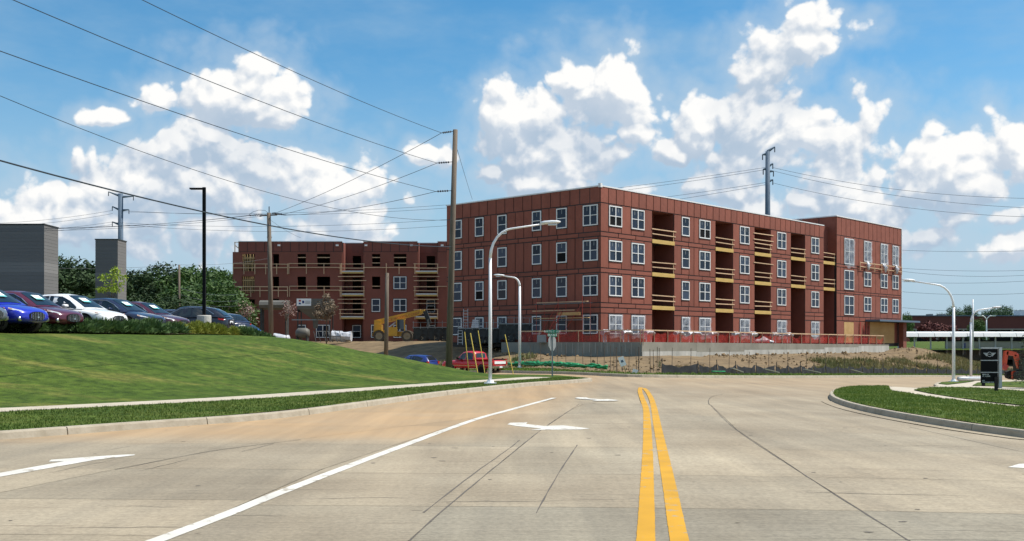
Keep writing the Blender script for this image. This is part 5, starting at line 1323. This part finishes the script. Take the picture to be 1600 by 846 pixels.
# twin-arm lamp and mast far right
b = at(1541.5, 520, 190); ty_ = thing('parking_lamp', 'twin-arm white parking lot lamp in front of the long brick building', 'street lamp', (b.x, b.y, 1.5))
top = at(1541.5, 500, 190).z - 1.5; hh = at(1541.5, 494, 190).z - 1.5
obj('pole', MB().tube([(0, 0, 0), (0, 0, top)], .13, 8).mesh('pole', 'lamp_paint', True), ty_, world=False)
for s in (-1, 1): obj('arm', MB().tube([(0, 0, top), (s*.25, 0, top + .4), (s*.6, 0, hh), (s*1.5, 0, hh)], .09, 6).mesh('arm', 'lamp_paint', True), ty_, world=False)
for s in (-1, 1): obj('lamp_head', MB().box(min(s*.9, s*1.6), max(s*.9, s*1.6), -.15, .15, hh - .05, hh + .12).mesh('lamp_head', 'lamp_paint'), ty_, world=False)
b = at(1520, 520, 150); tag(MB().tube([(b.x, b.y, 1), (b.x, b.y, at(1520, 468, 150).z)], [.16, .10], 8).build('flag_mast', 'lamp_paint', smooth=True), 'thin straight white mast behind the farther right street lamp', 'mast')
# black lot light pole
b = at(319, 520, 54.5); lp_ = thing('lot_light_pole', 'tall square black light pole on a round concrete base beside the display cars', 'light pole', (b.x, b.y, 2.1)); tz = at(319, 293, 54.5).z - 2.1
obj('pole', MB().box(-.075, .075, -.075, .075, 1.1, tz).mesh('pole', 'black'), lp_, world=False)
obj('base', MB().tube([(0, 0, -.3), (0, 0, 1.08), (0, 0, 1.12)], [.36, .36, .33], 20).mesh('base', 'concrete_pale'), lp_, world=False)
obj('lamp_head', MB().box(-.72, -.075, -.15, .15, tz - .11, tz - .04).mesh('lamp_head', 'black'), lp_, world=False)

def upole(u0, v0, u1, v1, Y, zb, r0, r1, label, name='utility_pole', extra=None):
    t = at(u1, v1, Y); a = at(u0, v0, Y); root = thing(name, label, 'utility pole', (a.x, a.y, zb))
    obj('shaft', MB().tube([(0, 0, -.3), ((t.x - a.x) * .5, 0, (t.z - zb) * .5), (t.x - a.x, 0, t.z - zb)], [r0, (r0 + r1) / 2, r1], 12).mesh('shaft', 'pole_wood', True), root, world=False)
    return root, t
PT, pt = upole(701, 570, 711.5, 203, 58, .35, .19, .13, 'tall leaning wooden utility pole in front of the corner block')
PM, pm = upole(424, 520, 420, 333, 80, 2.1, .19, .15, 'wooden utility pole with insulators standing before the rear wing')
PS, ps_ = upole(603, 540, 605, 427, 66, .9, .14, .11, 'short cut-off wooden pole in front of the yellow telehandler')
PF, pf = upole(280, 480, 280, 414, 125, 2, .16, .12, 'far thin wooden pole in front of the dark trees')
def pole_y(v, Y=58): return at(711.5 - (v - 203) * 10.5 / 367, v, Y)
EN = Vector((-21.5, -6.0, 0))
WN = [0]
def wire(a, b, sag, r, label, matn='wire', n=18):
    a, b = Vector(a), Vector(b); P = [a.lerp(b, t / n) - Vector((0, 0, sag * 4 * (t / n) * (1 - t / n))) for t in range(n + 1)]
    return tag(MB().tube(P, r * .78, 5).build('overhead_wire', matn), label, 'wire', 'overhead wires')
def insul(p, q, parent):
    p, q = Vector(p), Vector(q); m = MB(); d = (q - p); l = d.length; d.normalize()
    m.tube([p, q], .02, 5)
    for k in range(5): c = p + d * (l * (.35 + k * .13)); m.tube([c - d * .02, c + d * .02], .055, 8)
    m.build('insulator', 'insulator', parent)
A = [at(690, 208, 57.6), at(683, 255, 57.2), at(681, 299.5, 57.0)]
for k, (v, lab) in enumerate(((205, 'topmost overhead wire from the tall pole to the upper left'), (253, 'second overhead wire from the tall pole running to the top left corner'), (298, 'third overhead wire from the tall pole running to the left edge'))):
    insul(pole_y(v), A[k], PT)
    tgt = [at(222, 0, 31.5), at(20, 0, 26.4), at(0, 80, 26.2)][k]; d = tgt - A[k]
    s_ = (EN.y - A[k].y) / d.y; E = A[k] + d * s_
    mid = 1.15 * s_ / 2
    t0 = 1 / s_; sag = [1.1, 1.0, .9][k]; E.z += sag * 4 * t0 * (1 - t0) / t0
    wire(A[k], E, sag, .016, lab, n=30)
    B = [at(431, 333, 79.6), at(442, 335, 79.3), at(448, 336.5, 79.2)][k]
    wire(A[k] , B, .25, .018, ['steep wire from the tall pole top down to the insulated pole', 'middle wire from the tall pole down to the insulated pole', 'lowest of the three wires between the tall and the insulated pole'][k])
    insul(at(423 + 2 * k, 334, 80), B, PM)
wire(pole_y(344), at(0, 150, 27), 0.9, .012, 'thin grey service wire from the left edge to the middle of the tall pole', n=24)
wire(pole_y(386), at(-40, 240, 26), .55, .030, 'thick black cable from the left edge crossing the insulated pole', n=24)
wire(pole_y(222), at(738, 312, 92), .05, .015, 'short steep wire right of the tall pole down to the roof')
# small hardware on the middle pole
MB().beam(at(410, 337, 80), at(433, 336, 80), .09, .1).build('crossarm', 'pole_wood', PM); MB().tube([at(420.5, 333, 80), at(420.5, 323, 80)], .04, 6).build('pin', 'insulator', PM)
for k, (u, v) in enumerate(((388, 337.5), (396, 336), (405, 338.5))):
    insul(at(416, 335.5, 80), at(u, v, 79.5), PM)
    wire(at(u, v, 79.5), at(-60, [356, 358.5, 361][k], 70), .35, .016, ['upper', 'middle', 'lower'][k] + ' wire running left from the insulated pole past the grey pylons')
MB().tube([at(389, 336, 79.6), at(395, 331.5, 79.6), at(404, 328.6, 79.7), at(414, 329, 79.8), at(419, 333, 80)], .015, 5).build('jumper', 'wire', PM)
wire(at(424, 345, 80), at(470, 372, 84), .1, .012, 'short down wire from the insulated pole towards the rear wing')
MB().beam(at(417, 371, 80), at(425, 371, 80), .05, .08).build('bracket', 'galv', PM)

# steel transmission poles and their lines
def mono(u, v, Y, zb, label, arms, r0=1.1, r1=.75):
    t = at(u, v, Y); root = thing('transmission_pole', label, 'transmission pole', (t.x, t.y, zb))
    obj('shaft', MB().tube([(0, 0, 0), (0, 0, t.z - zb)], [r0, r1], 12).mesh('shaft', 'steel_blue', True), root, world=False)
    for (du, v0, v1) in arms:
        a = at(u, v0, Y); b = at(u + du, v1, Y); MB().tube([a, b], [.4, .16], 6).build('arm', 'steel_blue', root)
        MB().tube([b, b - Vector((0, 0, 1.2))], .12, 6).build('insulator', 'insulator', root)
    return root
mono(188.5, 303, 300, 3, 'left blue steel transmission pole rising behind the smaller grey pylon', ((-19, 307, 300), (20, 308, 307), (-13, 329, 323), (13, 329, 328), (-13, 352, 347)), .85, .68)
mono(1199.5, 237, 240, 3, 'right blue steel transmission pole rising behind the building roof', ((11, 237, 230), (-8, 241, 242), (8, 261, 256), (-7, 264, 265), (8, 285, 281), (9, 268, 268)), .82, .5)
tl = [((188, 331, 300), (1196, 262, 240), 'upper'), ((201, 330, 300), (1192, 266, 240), 'second'), ((178, 348, 300), (1200, 285, 240), 'third'), ((186, 351, 300), (1196, 289, 240), 'lowest')]
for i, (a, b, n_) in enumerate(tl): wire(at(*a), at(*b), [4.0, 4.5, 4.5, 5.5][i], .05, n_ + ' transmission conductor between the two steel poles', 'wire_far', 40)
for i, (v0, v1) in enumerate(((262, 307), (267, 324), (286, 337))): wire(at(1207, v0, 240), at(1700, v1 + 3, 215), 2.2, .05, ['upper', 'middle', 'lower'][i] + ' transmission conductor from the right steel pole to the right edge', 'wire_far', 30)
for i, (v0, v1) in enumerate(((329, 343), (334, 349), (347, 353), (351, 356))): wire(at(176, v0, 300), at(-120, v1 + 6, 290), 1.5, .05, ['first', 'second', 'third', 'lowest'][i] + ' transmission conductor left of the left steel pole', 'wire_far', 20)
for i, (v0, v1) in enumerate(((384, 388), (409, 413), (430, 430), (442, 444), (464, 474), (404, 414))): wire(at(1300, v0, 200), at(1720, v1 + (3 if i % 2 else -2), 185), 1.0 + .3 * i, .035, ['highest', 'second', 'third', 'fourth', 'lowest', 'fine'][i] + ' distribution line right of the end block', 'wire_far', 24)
wire(at(-60, 412, 110), at(280, 414, 125), .5, .02, 'wire left of the far thin pole past the pylons', 'wire'); wire(at(280, 414, 125), at(420, 404, 135), .3, .02, 'wire right of the far thin pole', 'wire')
for i, dv in enumerate((36, 46, 54)): wire(at(280, 414 + dv, 125), at(372, 424 + dv, 128), .4, .02, ['upper', 'middle', 'lower'][i] + ' slack cable at the far thin pole before the trees', 'galv' if False else 'wire_far')

# stop sign from behind with street names
b = px(863, 588.5, .15); ss = thing('stop_sign', 'back of an octagonal stop sign with two green street name plates on top', 'traffic sign', (b.x, b.y, b.z))
zz = lambda v: at(863, v, b.y).z - b.z
obj('post', MB().box(-.035, .035, -.03, .03, 0, zz(515)).mesh('post', 'sign_grey'), ss, world=False)
r_ = .39; zc = zz(536); obj('octagon', MB().prism([(r_ * math.cos(R(22.5 + 45*k)), zc + r_ * 1.08 * math.sin(R(22.5 + 45*k))) for k in range(8)], .02, Matrix.Translation((0, .035, 0)) @ Matrix.Rotation(R(57), 4, 'Z')).mesh('octagon', 'sign_grey'), ss, world=False)
for (v0, v1, w, txt, rot) in ((516, 520.5, .62, 'BARTIS C  AVE', -8), (521.5, 526.5, .48, 'DUNN R', 18)):
    z0, z1 = zz(v1), zz(v0); pl = obj('name_plate', MB().box(-w/2, w/2, -.012, .012, 0, z1 - z0).mesh('name_plate', 'sign_green'), ss, world=False); pl.location = (0, -.05, z0); pl.rotation_euler = (0, 0, R(rot))
    tm = text_mesh(txt, .13); tm.materials.append(M_('sign_white')); o = obj('lettering', tm, pl, world=False); o.location = (0, -.016, (z1 - z0) / 2); o.rotation_euler = (R(90), 0, 0)

# black entrance sign
b = px(1548, 611, .17); sx = b.y / F; es = thing('entrance_sign', 'black three panel entrance sign with silver winged emblem on a grey post', 'sign', (b.x, b.y, b.z - .03))
X_ = lambda u: (u - 1548) * sx
Z_ = lambda v: at(1548, v, b.y).z - b.z + .03
def eb(nm, mt, u0, u1, v0, v1, d0=-.06, d1=.06, par=None): return obj(nm, MB().box(X_(u0), X_(u1), d0, d1, Z_(v1), Z_(v0)).mesh(nm, mt), par or es, world=False)
p1 = eb('panel', 'black', 1533, 1558, 545.5, 562.5); eb('panel', 'black', 1533, 1558, 564.3, 581.3); p3 = eb('panel', 'black', 1533, 1558, 583, 599)
for v in (563.4, 582.1, 544.8): eb('divider', 'galv', 1533, 1565, v - .6, v + .6, -.05, .05)
eb('post', 'black_gloss', 1552.5, 1558, 589, 615, -.10, -.065); eb('post', 'black_gloss', 1534, 1539, 599, 603, -.03, .03)
eb('side_post', 'galv', 1560, 1564.5, 543.5, 607, -.08, .30); eb('cap', 'galv', 1533, 1565, 543, 544.4, -.07, .07)
cx, cz = X_(1545), Z_(554); er = 3.9 * sx; m = MB(); n = 24
m.loft([[(cx + q * math.cos(2*math.pi*k/n), y, cz + q * math.sin(2*math.pi*k/n)) for k in range(n)] for q, y in ((er, -.06), (er, -.075), (er * .84, -.075), (er * .84, -.06))], cap=False); 
em = obj('emblem_ring', m.mesh('emblem_ring', 'galv'), es, world=False)
for s in (-1, 1):
    for k in range(4):
        z1 = cz + er * (.62 - .36 * k); l = er * (2.62 - .36 * k)
        obj('emblem_feather', MB().prism([(cx + s * er * .98, z1 - er * .30), (cx + s * er * .98, z1 - .03 * er), (cx + s * l, z1 + er * .02), (cx + s * (l - er * .34), z1 - er * .26)], .014, Matrix.Translation((0, -.076, 0))).mesh('emblem_feather', 'galv'), es, world=False)
def letter(txt, size, u, v):
    tm = text_mesh(txt, size); tm.materials.append(M_('sign_white')); o = obj('lettering', tm, es, world=False); xs = [q.co.x for q in tm.vertices]
    o.location = (X_(u) - min(xs), -.066, Z_(v)); o.rotation_euler = (R(90), 0, 0)
letter('MINI OF', 1.9 * sx * 1.5, 1534, 585.5); letter('ST. LOUIS', 1.9 * sx * 1.5, 1534, 588.2); letter('NO', 1.7 * sx * 1.5, 1534, 595.2); letter('CUSTOMER ENTRY', 1.7 * sx * 1.35, 1534, 597.6)
tm = text_mesh('MINI', er * .62); tm.materials.append(M_('galv')); o = obj('lettering', tm, es, world=False); o.location = (cx, -.064, cz); o.rotation_euler = (R(90), 0, 0)

# red excavator arm behind the sign
b = at(1590, 590, 84); ex = thing('excavator', 'red compact excavator with bent boom behind the spruce at the right edge', 'excavator', (b.x, b.y, g(b.x, b.y) + .1)); k = 84 / F
def e2(u, v): return Vector(((u - 1590) * k, 0, at(1590, v, 84).z - ex.location.z))
for nm, a, c, w in (('stick', (1568.5, 574), (1572, 549), .28), ('boom', (1572, 551), (1587, 554), .34), ('boom', (1587, 554), (1593, 575), .34), ('blade', (1584, 592), (1584.5, 580), .3)):
    obj(nm, MB().beam(e2(*a), e2(*c), .3, w).mesh(nm, 'orange_paint'), ex, world=False)
obj('bucket', MB().beam(e2(1567, 577), e2(1571, 570), .5, .4).mesh('bucket', 'red_steel'), ex, world=False)
obj('house', MB().box(.0, 2.2, -.8, .8, .75, 1.6).box(.4, 1.6, -.7, .5, 1.6, 2.3).mesh('house', 'trailer_dark'), ex, world=False)
for y in (-.75, .75): obj('track', MB().loft([[(x_ + .35 * math.cos(a), y + s, .38 + .35 * math.sin(a)) for x_, a in [(2.1, q) for q in (-1.57, -.8, 0, .8, 1.57)] + [(-.3, q) for q in (1.57, 2.35, 3.14, 3.9, 4.71)]] for s in (-.2, .2)]).mesh('track', 'tyre'), ex, world=False)
a, b2 = px(1498, 592, .3), px(1534, 591.5, .3); tag(MB().tube([a, b2], .13, 8).build('pipe_rail', 'galv', smooth=True), 'low galvanised pipe rail left of the black entrance sign', 'rail')

# ================================================================== LEFT PYLONS, FAR BUILDINGS
def pylon(u0, u1, u2, vt, Y, label, left=None):
    x0 = (u0 - 800) / F * Y; x1 = (u1 - 800) / F * Y; z1 = at(0, vt, Y).z; Y2 = x1 / ((u2 - 800) / F); root = thing('masonry_pylon', label, 'pylon', ((x0 + x1) / 2, Y, 2.0))
    zb = 2.0; n = 34; h = (z1 - zb) / n
    for k in range(n):
        matn = 'block_band' if k in (9, 10, 11, 20, 21, 22) else 'block_grey'
        o_ = MB().box(x0, x1, Y, Y2, zb + k * h + .012, zb + (k + 1) * h, None); o_.build('course', matn, root)
    MB().box(x0 + .02, x1 - .02, Y + .02, Y2 - .02, zb, z1 - .02).build('mortar_core', 'concrete_dark', root); MB().box(x0 - .04, x1 + .04, Y - .04, Y2 + .04, z1, z1 + .08).build('coping', 'trailer_dark', root)
pylon(-60, 69, 91, 351.5, 75, 'wide grey masonry pylon at the left edge'); pylon(149, 184, 197.5, 375, 85, 'narrow grey masonry pylon behind the navy car')
# long white roof in front of the brick building
a = at(1410, 524, 150); wr_ = thing('carport', 'long low white membrane carport roof at the right', 'carport', (a.x + 12, 150, 1)); kk = 150 / F
x0, x1 = (1410 - 800) * kk, (1640 - 800) * kk; zt, zb_ = at(0, 519.5, 150).z, at(0, 526.5, 150).z
n = 9
for i in range(n): MB().loft([[(lerp(x0, x1, i/n) + .04, 150 + y, z) for y, z in ((0, zb_), (.3, zt - .1), (1.6, zt + .12), (3, zt - .1), (3.3, zb_))], [(lerp(x0, x1, (i+1)/n) - .04, 150 + y, z) for y, z in ((0, zb_), (.3, zt - .1), (1.6, zt + .12), (3, zt - .1), (3.3, zb_))]]).build('roof_bay', 'membrane', wr_)
for i in range(n + 1): MB().box(lerp(x0, x1, i/n) - .08, lerp(x0, x1, i/n) + .08, 151.5, 151.7, .2, zb_).build('column', 'galv', wr_)
lw_ = thing('low_wall', 'low grey block wall under the white carport roof', 'wall', (x1 - 8, 156, 0)); MB().box((1478 - 800) * kk * 1.04, x1 + 4, 156, 156.4, -.5, at(0, 533.5, 156).z).build('wall_body', 'wall_far', lw_); MB().box((1450 - 800) * kk * 1.04, x1 + 4, 155.9, 156.5, at(0, 533.5, 156).z, at(0, 531.8, 156).z).build('capping', 'black', lw_)
MB().box(at(1504, 0, 155.8).x, at(1509, 0, 155.8).x, 155.8, 155.98, .3, at(0, 536.5, 155.8).z).build('door', 'paint_hatch_blue', lw_)
bf = thing('brick_building', 'long flat-roofed dark red brick building behind the white carport', 'building', (150, 300, 6)); kb = 300 / F
xa, xb = (1421 - 800) * kb, (1680 - 800) * kb
MB().box(xa, xb, 300, 330, at(0, 515, 300).z, at(0, 494.5, 300).z).build('wall', 'brick_far', bf); MB().box(xa - .4, xb, 299.7, 330.4, at(0, 494.4, 300).z, at(0, 493, 300).z).build('roof_edge', 'steel_blue', bf)
MB().box(xa + .3, xb, 300.5, 329, 2, at(0, 515.2, 300).z).build('ground_floor', 'black', bf); MB().box(xa - .2, xb, 299.6, 300.6, at(0, 515.4, 300).z, at(0, 514, 300).z).build('band', 'band_far', bf)
for u in (1430, 1462, 1504, 1536, 1580): MB().box(at(u, 0, 300).x, at(u + 2, 0, 300).x, 299.7, 300.4, 2, at(0, 515.6, 300).z).build('pier', 'band_far', bf)
for u in (1453, 1472): MB().box(at(u, 0, 305).x, at(u + 5, 0, 305).x, 305, 308, at(0, 493, 305).z, at(0, 490.8, 305).z).build('roof_unit', 'wall_far', bf)
MB().box(at(1594, 0, 305).x, at(1606, 0, 305).x, 305, 309, at(0, 494, 305).z, at(0, 485, 305).z).build('roof_unit', 'membrane', bf)
b3 = thing('orange_brick_building', 'sliver of an orange brick building right of the end block', 'building', (100, 260, 4)); MB().box(at(1408, 0, 260).x, at(1421.5, 0, 260).x, 260, 280, 1, at(0, 494, 260).z).build('wall', 'sheath', b3); MB().box(at(1407, 0, 260).x, at(1422, 0, 260).x, 259.8, 280.3, at(0, 494, 260).z + .002, at(0, 493, 260).z).build('coping', 'band_far', b3)
sheet([Vector((54, 146)), Vector((140, 146)), Vector((200, 240)), Vector((60, 240))], 10, lambda x, y: 1.0 + .0015 * (y - 146) * 10).build('far_lawn', 'lawn', kind='structure')

# ================================================================== TREES AND SHRUBS
def crown_mesh(name, matn, rx, rz, n, leaf, clumps=26, lobes=None, flat=.0):
    m = MB(); cs = []
    for _ in range(clumps):
        a = random.uniform(0, 6.283); c = random.uniform(-.75, 1); q = random.uniform(.35, .92); s = math.sqrt(max(0, 1 - c * c)) if c > 0 else 1
        cs.append((Vector((rx * q * s * math.cos(a), rx * q * s * math.sin(a), rz * q * c)), random.uniform(.20, .42) * min(rx, rz * 1.2)))
    for i in range(n):
        c, r = cs[i % clumps]; d = Vector((random.gauss(0, 1), random.gauss(0, 1), random.gauss(0, .8))).normalized(); p = c + d * r * random.uniform(.45, 1.12) ** .6
        u = Vector((random.uniform(-1, 1), random.uniform(-1, 1), random.uniform(-.6, .6))).normalized(); w = d.cross(u).normalized(); s = leaf * random.uniform(.6, 1.4)
        v = (u * .6 + d * .4).normalized(); j = len(m.v); m.v += [tuple(p - v * s), tuple(p + w * s * .5), tuple(p + v * s), tuple(p - w * s * .5)]; m.f.append((j, j+1, j+2, j+3))
    return m.mesh(name, matn), cs
def trunk_mesh(h, r, cs, z0, limb=8):
    m = MB(); m.tube([(0, 0, -.5), (.05*h*.1, 0, h*.5), (0, 0, h)], [r, r*.75, r*.4], 8)
    for c, q in cs[:limb]: m.tube([(0, 0, h * .55), tuple((c + Vector((0, 0, z0))) * .5 + Vector((0, 0, h * .3))), tuple(c + Vector((0, 0, z0)))], [r*.45, r*.28, r*.08], 5)
    return m.mesh('trunk', 'bark', True)
def tree(protos, label, loc, sc, rz, name='tree', group=None):
    root = thing(name, label, 'tree', loc, rz, group); root.scale = sc
    obj('trunk', protos[1], root, world=False); obj('crown', protos[0], root, world=False).location = (0, 0, protos[2]); return root
def proto(matn, rx, rz_, n, leaf, h, r, clumps=26):
    cm, cs = crown_mesh('crown', matn, rx, rz_, n, leaf, clumps); z0 = h + rz_ * .35; return (cm, trunk_mesh(z0, r, cs, z0), z0)
pd = [proto('leaf_dark', 4.2, 4.2, 9000, .19, 3.0, .28, 40) for _ in range(2)]; pmid = [proto('leaf_mid', 3.8, 4.0, 8500, .19, 3.0, .25, 40) for _ in range(2)]
TL_ = [(102, 416, 165, 0, 'dark tree just right of the wide grey pylon'), (135, 418, 175, 0, 'dark tree left of the narrow grey pylon'), (212, 428, 160, 0, 'dark tree just right of the narrow grey pylon'), (236, 425, 172, 0, 'rounded dark tree in the middle of the tree line'),
       (258, 430, 160, 0, 'dark tree left of the far thin pole'), (286, 428, 178, 0, 'dark tree behind the far thin pole'), (306, 424, 158, 1, 'bright green tree left of the black light pole'), (334, 430, 165, 1, 'bright green tree right of the black light pole'), (357, 424, 170, 1, 'bright green tree against the edge of the rear wing'),
       (70, 420, 190, 0, 'dark tree half behind the wide grey pylon'), (160, 424, 190, 0, 'dark tree behind the narrow grey pylon'), (320, 446, 140, 1, 'lower bright bush tree behind the black light pole'), (222, 462, 130, 0, 'low dark tree behind the dark display cars'), (118, 455, 130, 0, 'low dark tree behind the white display car'), (268, 468, 125, 0, 'low dark tree behind the black side-on car'), (348, 462, 135, 1, 'low green tree at the foot of the rear wing corner')]
for i, (u, v, Y, kd, lab) in enumerate(TL_):
    t = at(u, v - (9 if Y > 155 else 3) + (i * 37 % 11 - 5), Y); pr = (pmid if kd else pd)[i % 2]; hh = pr[2] + (4.0 if kd else 4.2); zb = 2.0 if Y < 150 else 3.0; s = (t.z - zb) / hh; s2 = s * (1.15 if Y > 150 else 1.5)
    tree(pr, lab, (t.x, t.y, zb), (s2, s2, s), random.uniform(0, 6), group='trees of the left tree line')
pfar = proto('leaf_far', 5.5, 4.5, 6000, .26, 3, .3, 40)
for i, (u, v, Y, lab) in enumerate(((1490, 480, 420, 'far hazy tree above the brick building, left of the mast'), (1505, 478, 440, 'wide far hazy tree behind the mast'), (1540, 482, 400, 'far hazy tree behind the twin-arm lamp'), (1562, 478, 430, 'tall far hazy tree right of the twin-arm lamp'), (1582, 479, 420, 'far hazy tree near the right edge'), (1476, 490, 460, 'low far hazy tree above the left end of the brick roof'))):
    t = at(u, v, Y); hh = pfar[2] + 4.5; s = (t.z - 6) / hh; tree(pfar, lab, (t.x, t.y, 6), (s * .8, s * .8, s), i, group='far trees at the right')
for (u, v, Y, lab) in ((1527, 497, 230, 'green tree before the brick building beside the twin-arm lamp'), (1411, 488, 200, 'green tree just right of the end block')):
    t = at(u, v, Y); pr = pmid[0]; hh = pr[2] + 4; s = (t.z - 1.5) / hh; tree(pr, lab, (t.x, t.y, 1.5), (s * .75, s * .75, s), 1)
prb = proto('leaf_redbrown', 4, 3, 2500, .3, 1.5, .2)
t = at(1466, 506, 270); tree((crown_mesh('crown', 'brick_far', 5, 3, 2600, .35)[0], prb[1], prb[2]), 'dark reddish tree before the brick building', (t.x, t.y, 2.5), (1.1, 1.1, .9), 2)
# young lime-green tree before the narrow pylon
def young(u, vt, vb, Y, zb, rx, matn, n, leaf, label, clumps=14, r=.05):
    t = at(u, vt, Y); h = t.z - zb; rz_ = (at(u, vb, Y).z - t.z) * -.5; cm, cs = crown_mesh('crown', matn, rx, rz_, n, leaf, clumps); z0 = h - rz_
    root = thing('young_tree', label, 'tree', (t.x, t.y, zb)); obj('trunk', trunk_mesh(h - rz_ * .6, r, cs, z0, 12), root, world=False); obj('crown', cm, root, world=False).location = (0, 0, z0)
young(174, 411, 475, 62, 2.2, .85, 'leaf_lime', 520, .085, 'slender young lime-green tree in front of the narrow grey pylon', 16, .04)
young(510, 457, 510, 112, 2.1, 1.45, 'leaf_brown', 1500, .11, 'dry brownish young tree before the mortar silo', 22, .07)
young(447, 465, 508, 108, 2.1, 1.15, 'leaf_redbrown', 260, .11, 'bare reddish young tree right of the wooden pole', 14, .05)
young(385, 470, 508, 106, 2.1, 1.2, 'leaf_redbrown', 260, .10, 'bare reddish young tree left of the wooden pole', 14, .05)
# spruce at the right edge
b = px(1600, 607, .17); sp_ = thing('spruce', 'dark spruce tree cut by the right edge of the picture', 'tree', (b.x + .35, b.y, b.z)); hz_ = at(1600, 497, b.y).z - b.z
m = MB()
for lv in range(26):
    z = lerp(.35, hz_, lv / 25); rr_ = lerp(1.30, .08, (lv / 25) ** .9)
    for k in range(11):
        a = random.uniform(0, 6.283); l = rr_ * random.uniform(.65, 1.15); tip = Vector((l * math.cos(a), l * math.sin(a), z - l * .22 + random.uniform(-.05, .05)))
        for q in range(16):
            t = random.uniform(.15, 1); p = Vector((0, 0, z)).lerp(tip, t); s = random.uniform(.06, .13); d = Vector((random.uniform(-1, 1), random.uniform(-1, 1), random.uniform(-.5, .4))).normalized(); w = d.cross(Vector((.3, .2, 1))).normalized() * s * .3
            j = len(m.v); m.v += [tuple(p - w), tuple(p + w), tuple(p + d * s)]; m.f.append((j, j+1, j+2))
obj('crown', m.mesh('crown', 'leaf_spruce'), sp_, world=False); obj('trunk', MB().tube([(0, 0, -.1), (0, 0, hz_ * .95)], [.09, .02], 7).mesh('trunk', 'bark'), sp_, world=False)
# junipers of the bed
def shrub_mesh(matn, n, w, h, leaf):
    m = MB()
    for _ in range(n):
        a = random.uniform(0, 6.283); el = random.uniform(.05, 1.5); l = random.uniform(.45, 1.08); d = Vector((math.cos(a) * math.cos(el) * w, math.sin(a) * math.cos(el) * w, math.sin(el) * h)); p = d * l
        dd = (d.normalized() + Vector((random.uniform(-.5, .5), random.uniform(-.5, .5), random.uniform(-.1, .7)))).normalized(); s = leaf * random.uniform(.6, 1.4); ww = dd.cross(Vector((random.uniform(-1, 1), random.uniform(-1, 1), .3))).normalized() * s * .22
        j = len(m.v); m.v += [tuple(p - ww), tuple(p + ww), tuple(p + dd * s)]; m.f.append((j, j+1, j+2))
    return m.mesh('foliage', matn)
jm = [shrub_mesh('juniper', 1300, .60, .40, .20) for _ in range(3)]; jg = [shrub_mesh('juniper_gold', 1100, .42, .46, .14) for _ in range(2)]
SB = smooth_line([p + Vector((-.5, .95)) for p in bed], 8); SBd = densify([tuple(p) for p in SB], .74, False)
ORD = ['first', 'second', 'third', 'fourth', 'fifth', 'sixth', 'seventh', 'eighth', 'ninth', 'tenth', 'eleventh', 'twelfth', 'thirteenth', 'fourteenth']
scount = {}
stem = MB().tube([(0, 0, -.1), (0, 0, .4)], [.05, .02], 5).mesh('stem', 'bark')
for i, p in enumerate(SBd):
    u = 800 + F * p.x / p.y
    if u < -25 or u > 462: continue
    gold = 272 < u < 365; jj = (jg if gold else jm)
    for row in range(1):
        zone = ('before the lamp base' if gold else 'below the grey car' if u < 28 else 'below the blue car' if u < 88 else 'below the maroon car' if u < 140 else 'below the white car' if u < 205 else 'below the navy car' if u < 272 else 'right of the golden shrubs')
        scount[zone] = scount.get(zone, 0) + 1
        slab_ = ('yellow-green shrub ' if gold else 'low green juniper ') + zone + ', ' + ORD[min(13, scount[zone] - 1)] + ' from the left there'
        q = p + Vector((-.5 * row + random.uniform(-.2, .2), .95 * row + random.uniform(-.2, .2))); s = random.uniform(.82, 1.15) * 1.0
        r_ = thing('shrub', slab_, 'shrub', (q.x, q.y, lawn_z(q.x, q.y) + .04), random.uniform(0, 6), 'golden shrubs in the bed' if gold else 'junipers in the bed')
        r_.scale = (s, s, s * random.uniform(.85, 1.15)); obj('foliage', random.choice(jj), r_, world=False); obj('stem', stem, r_, world=False)
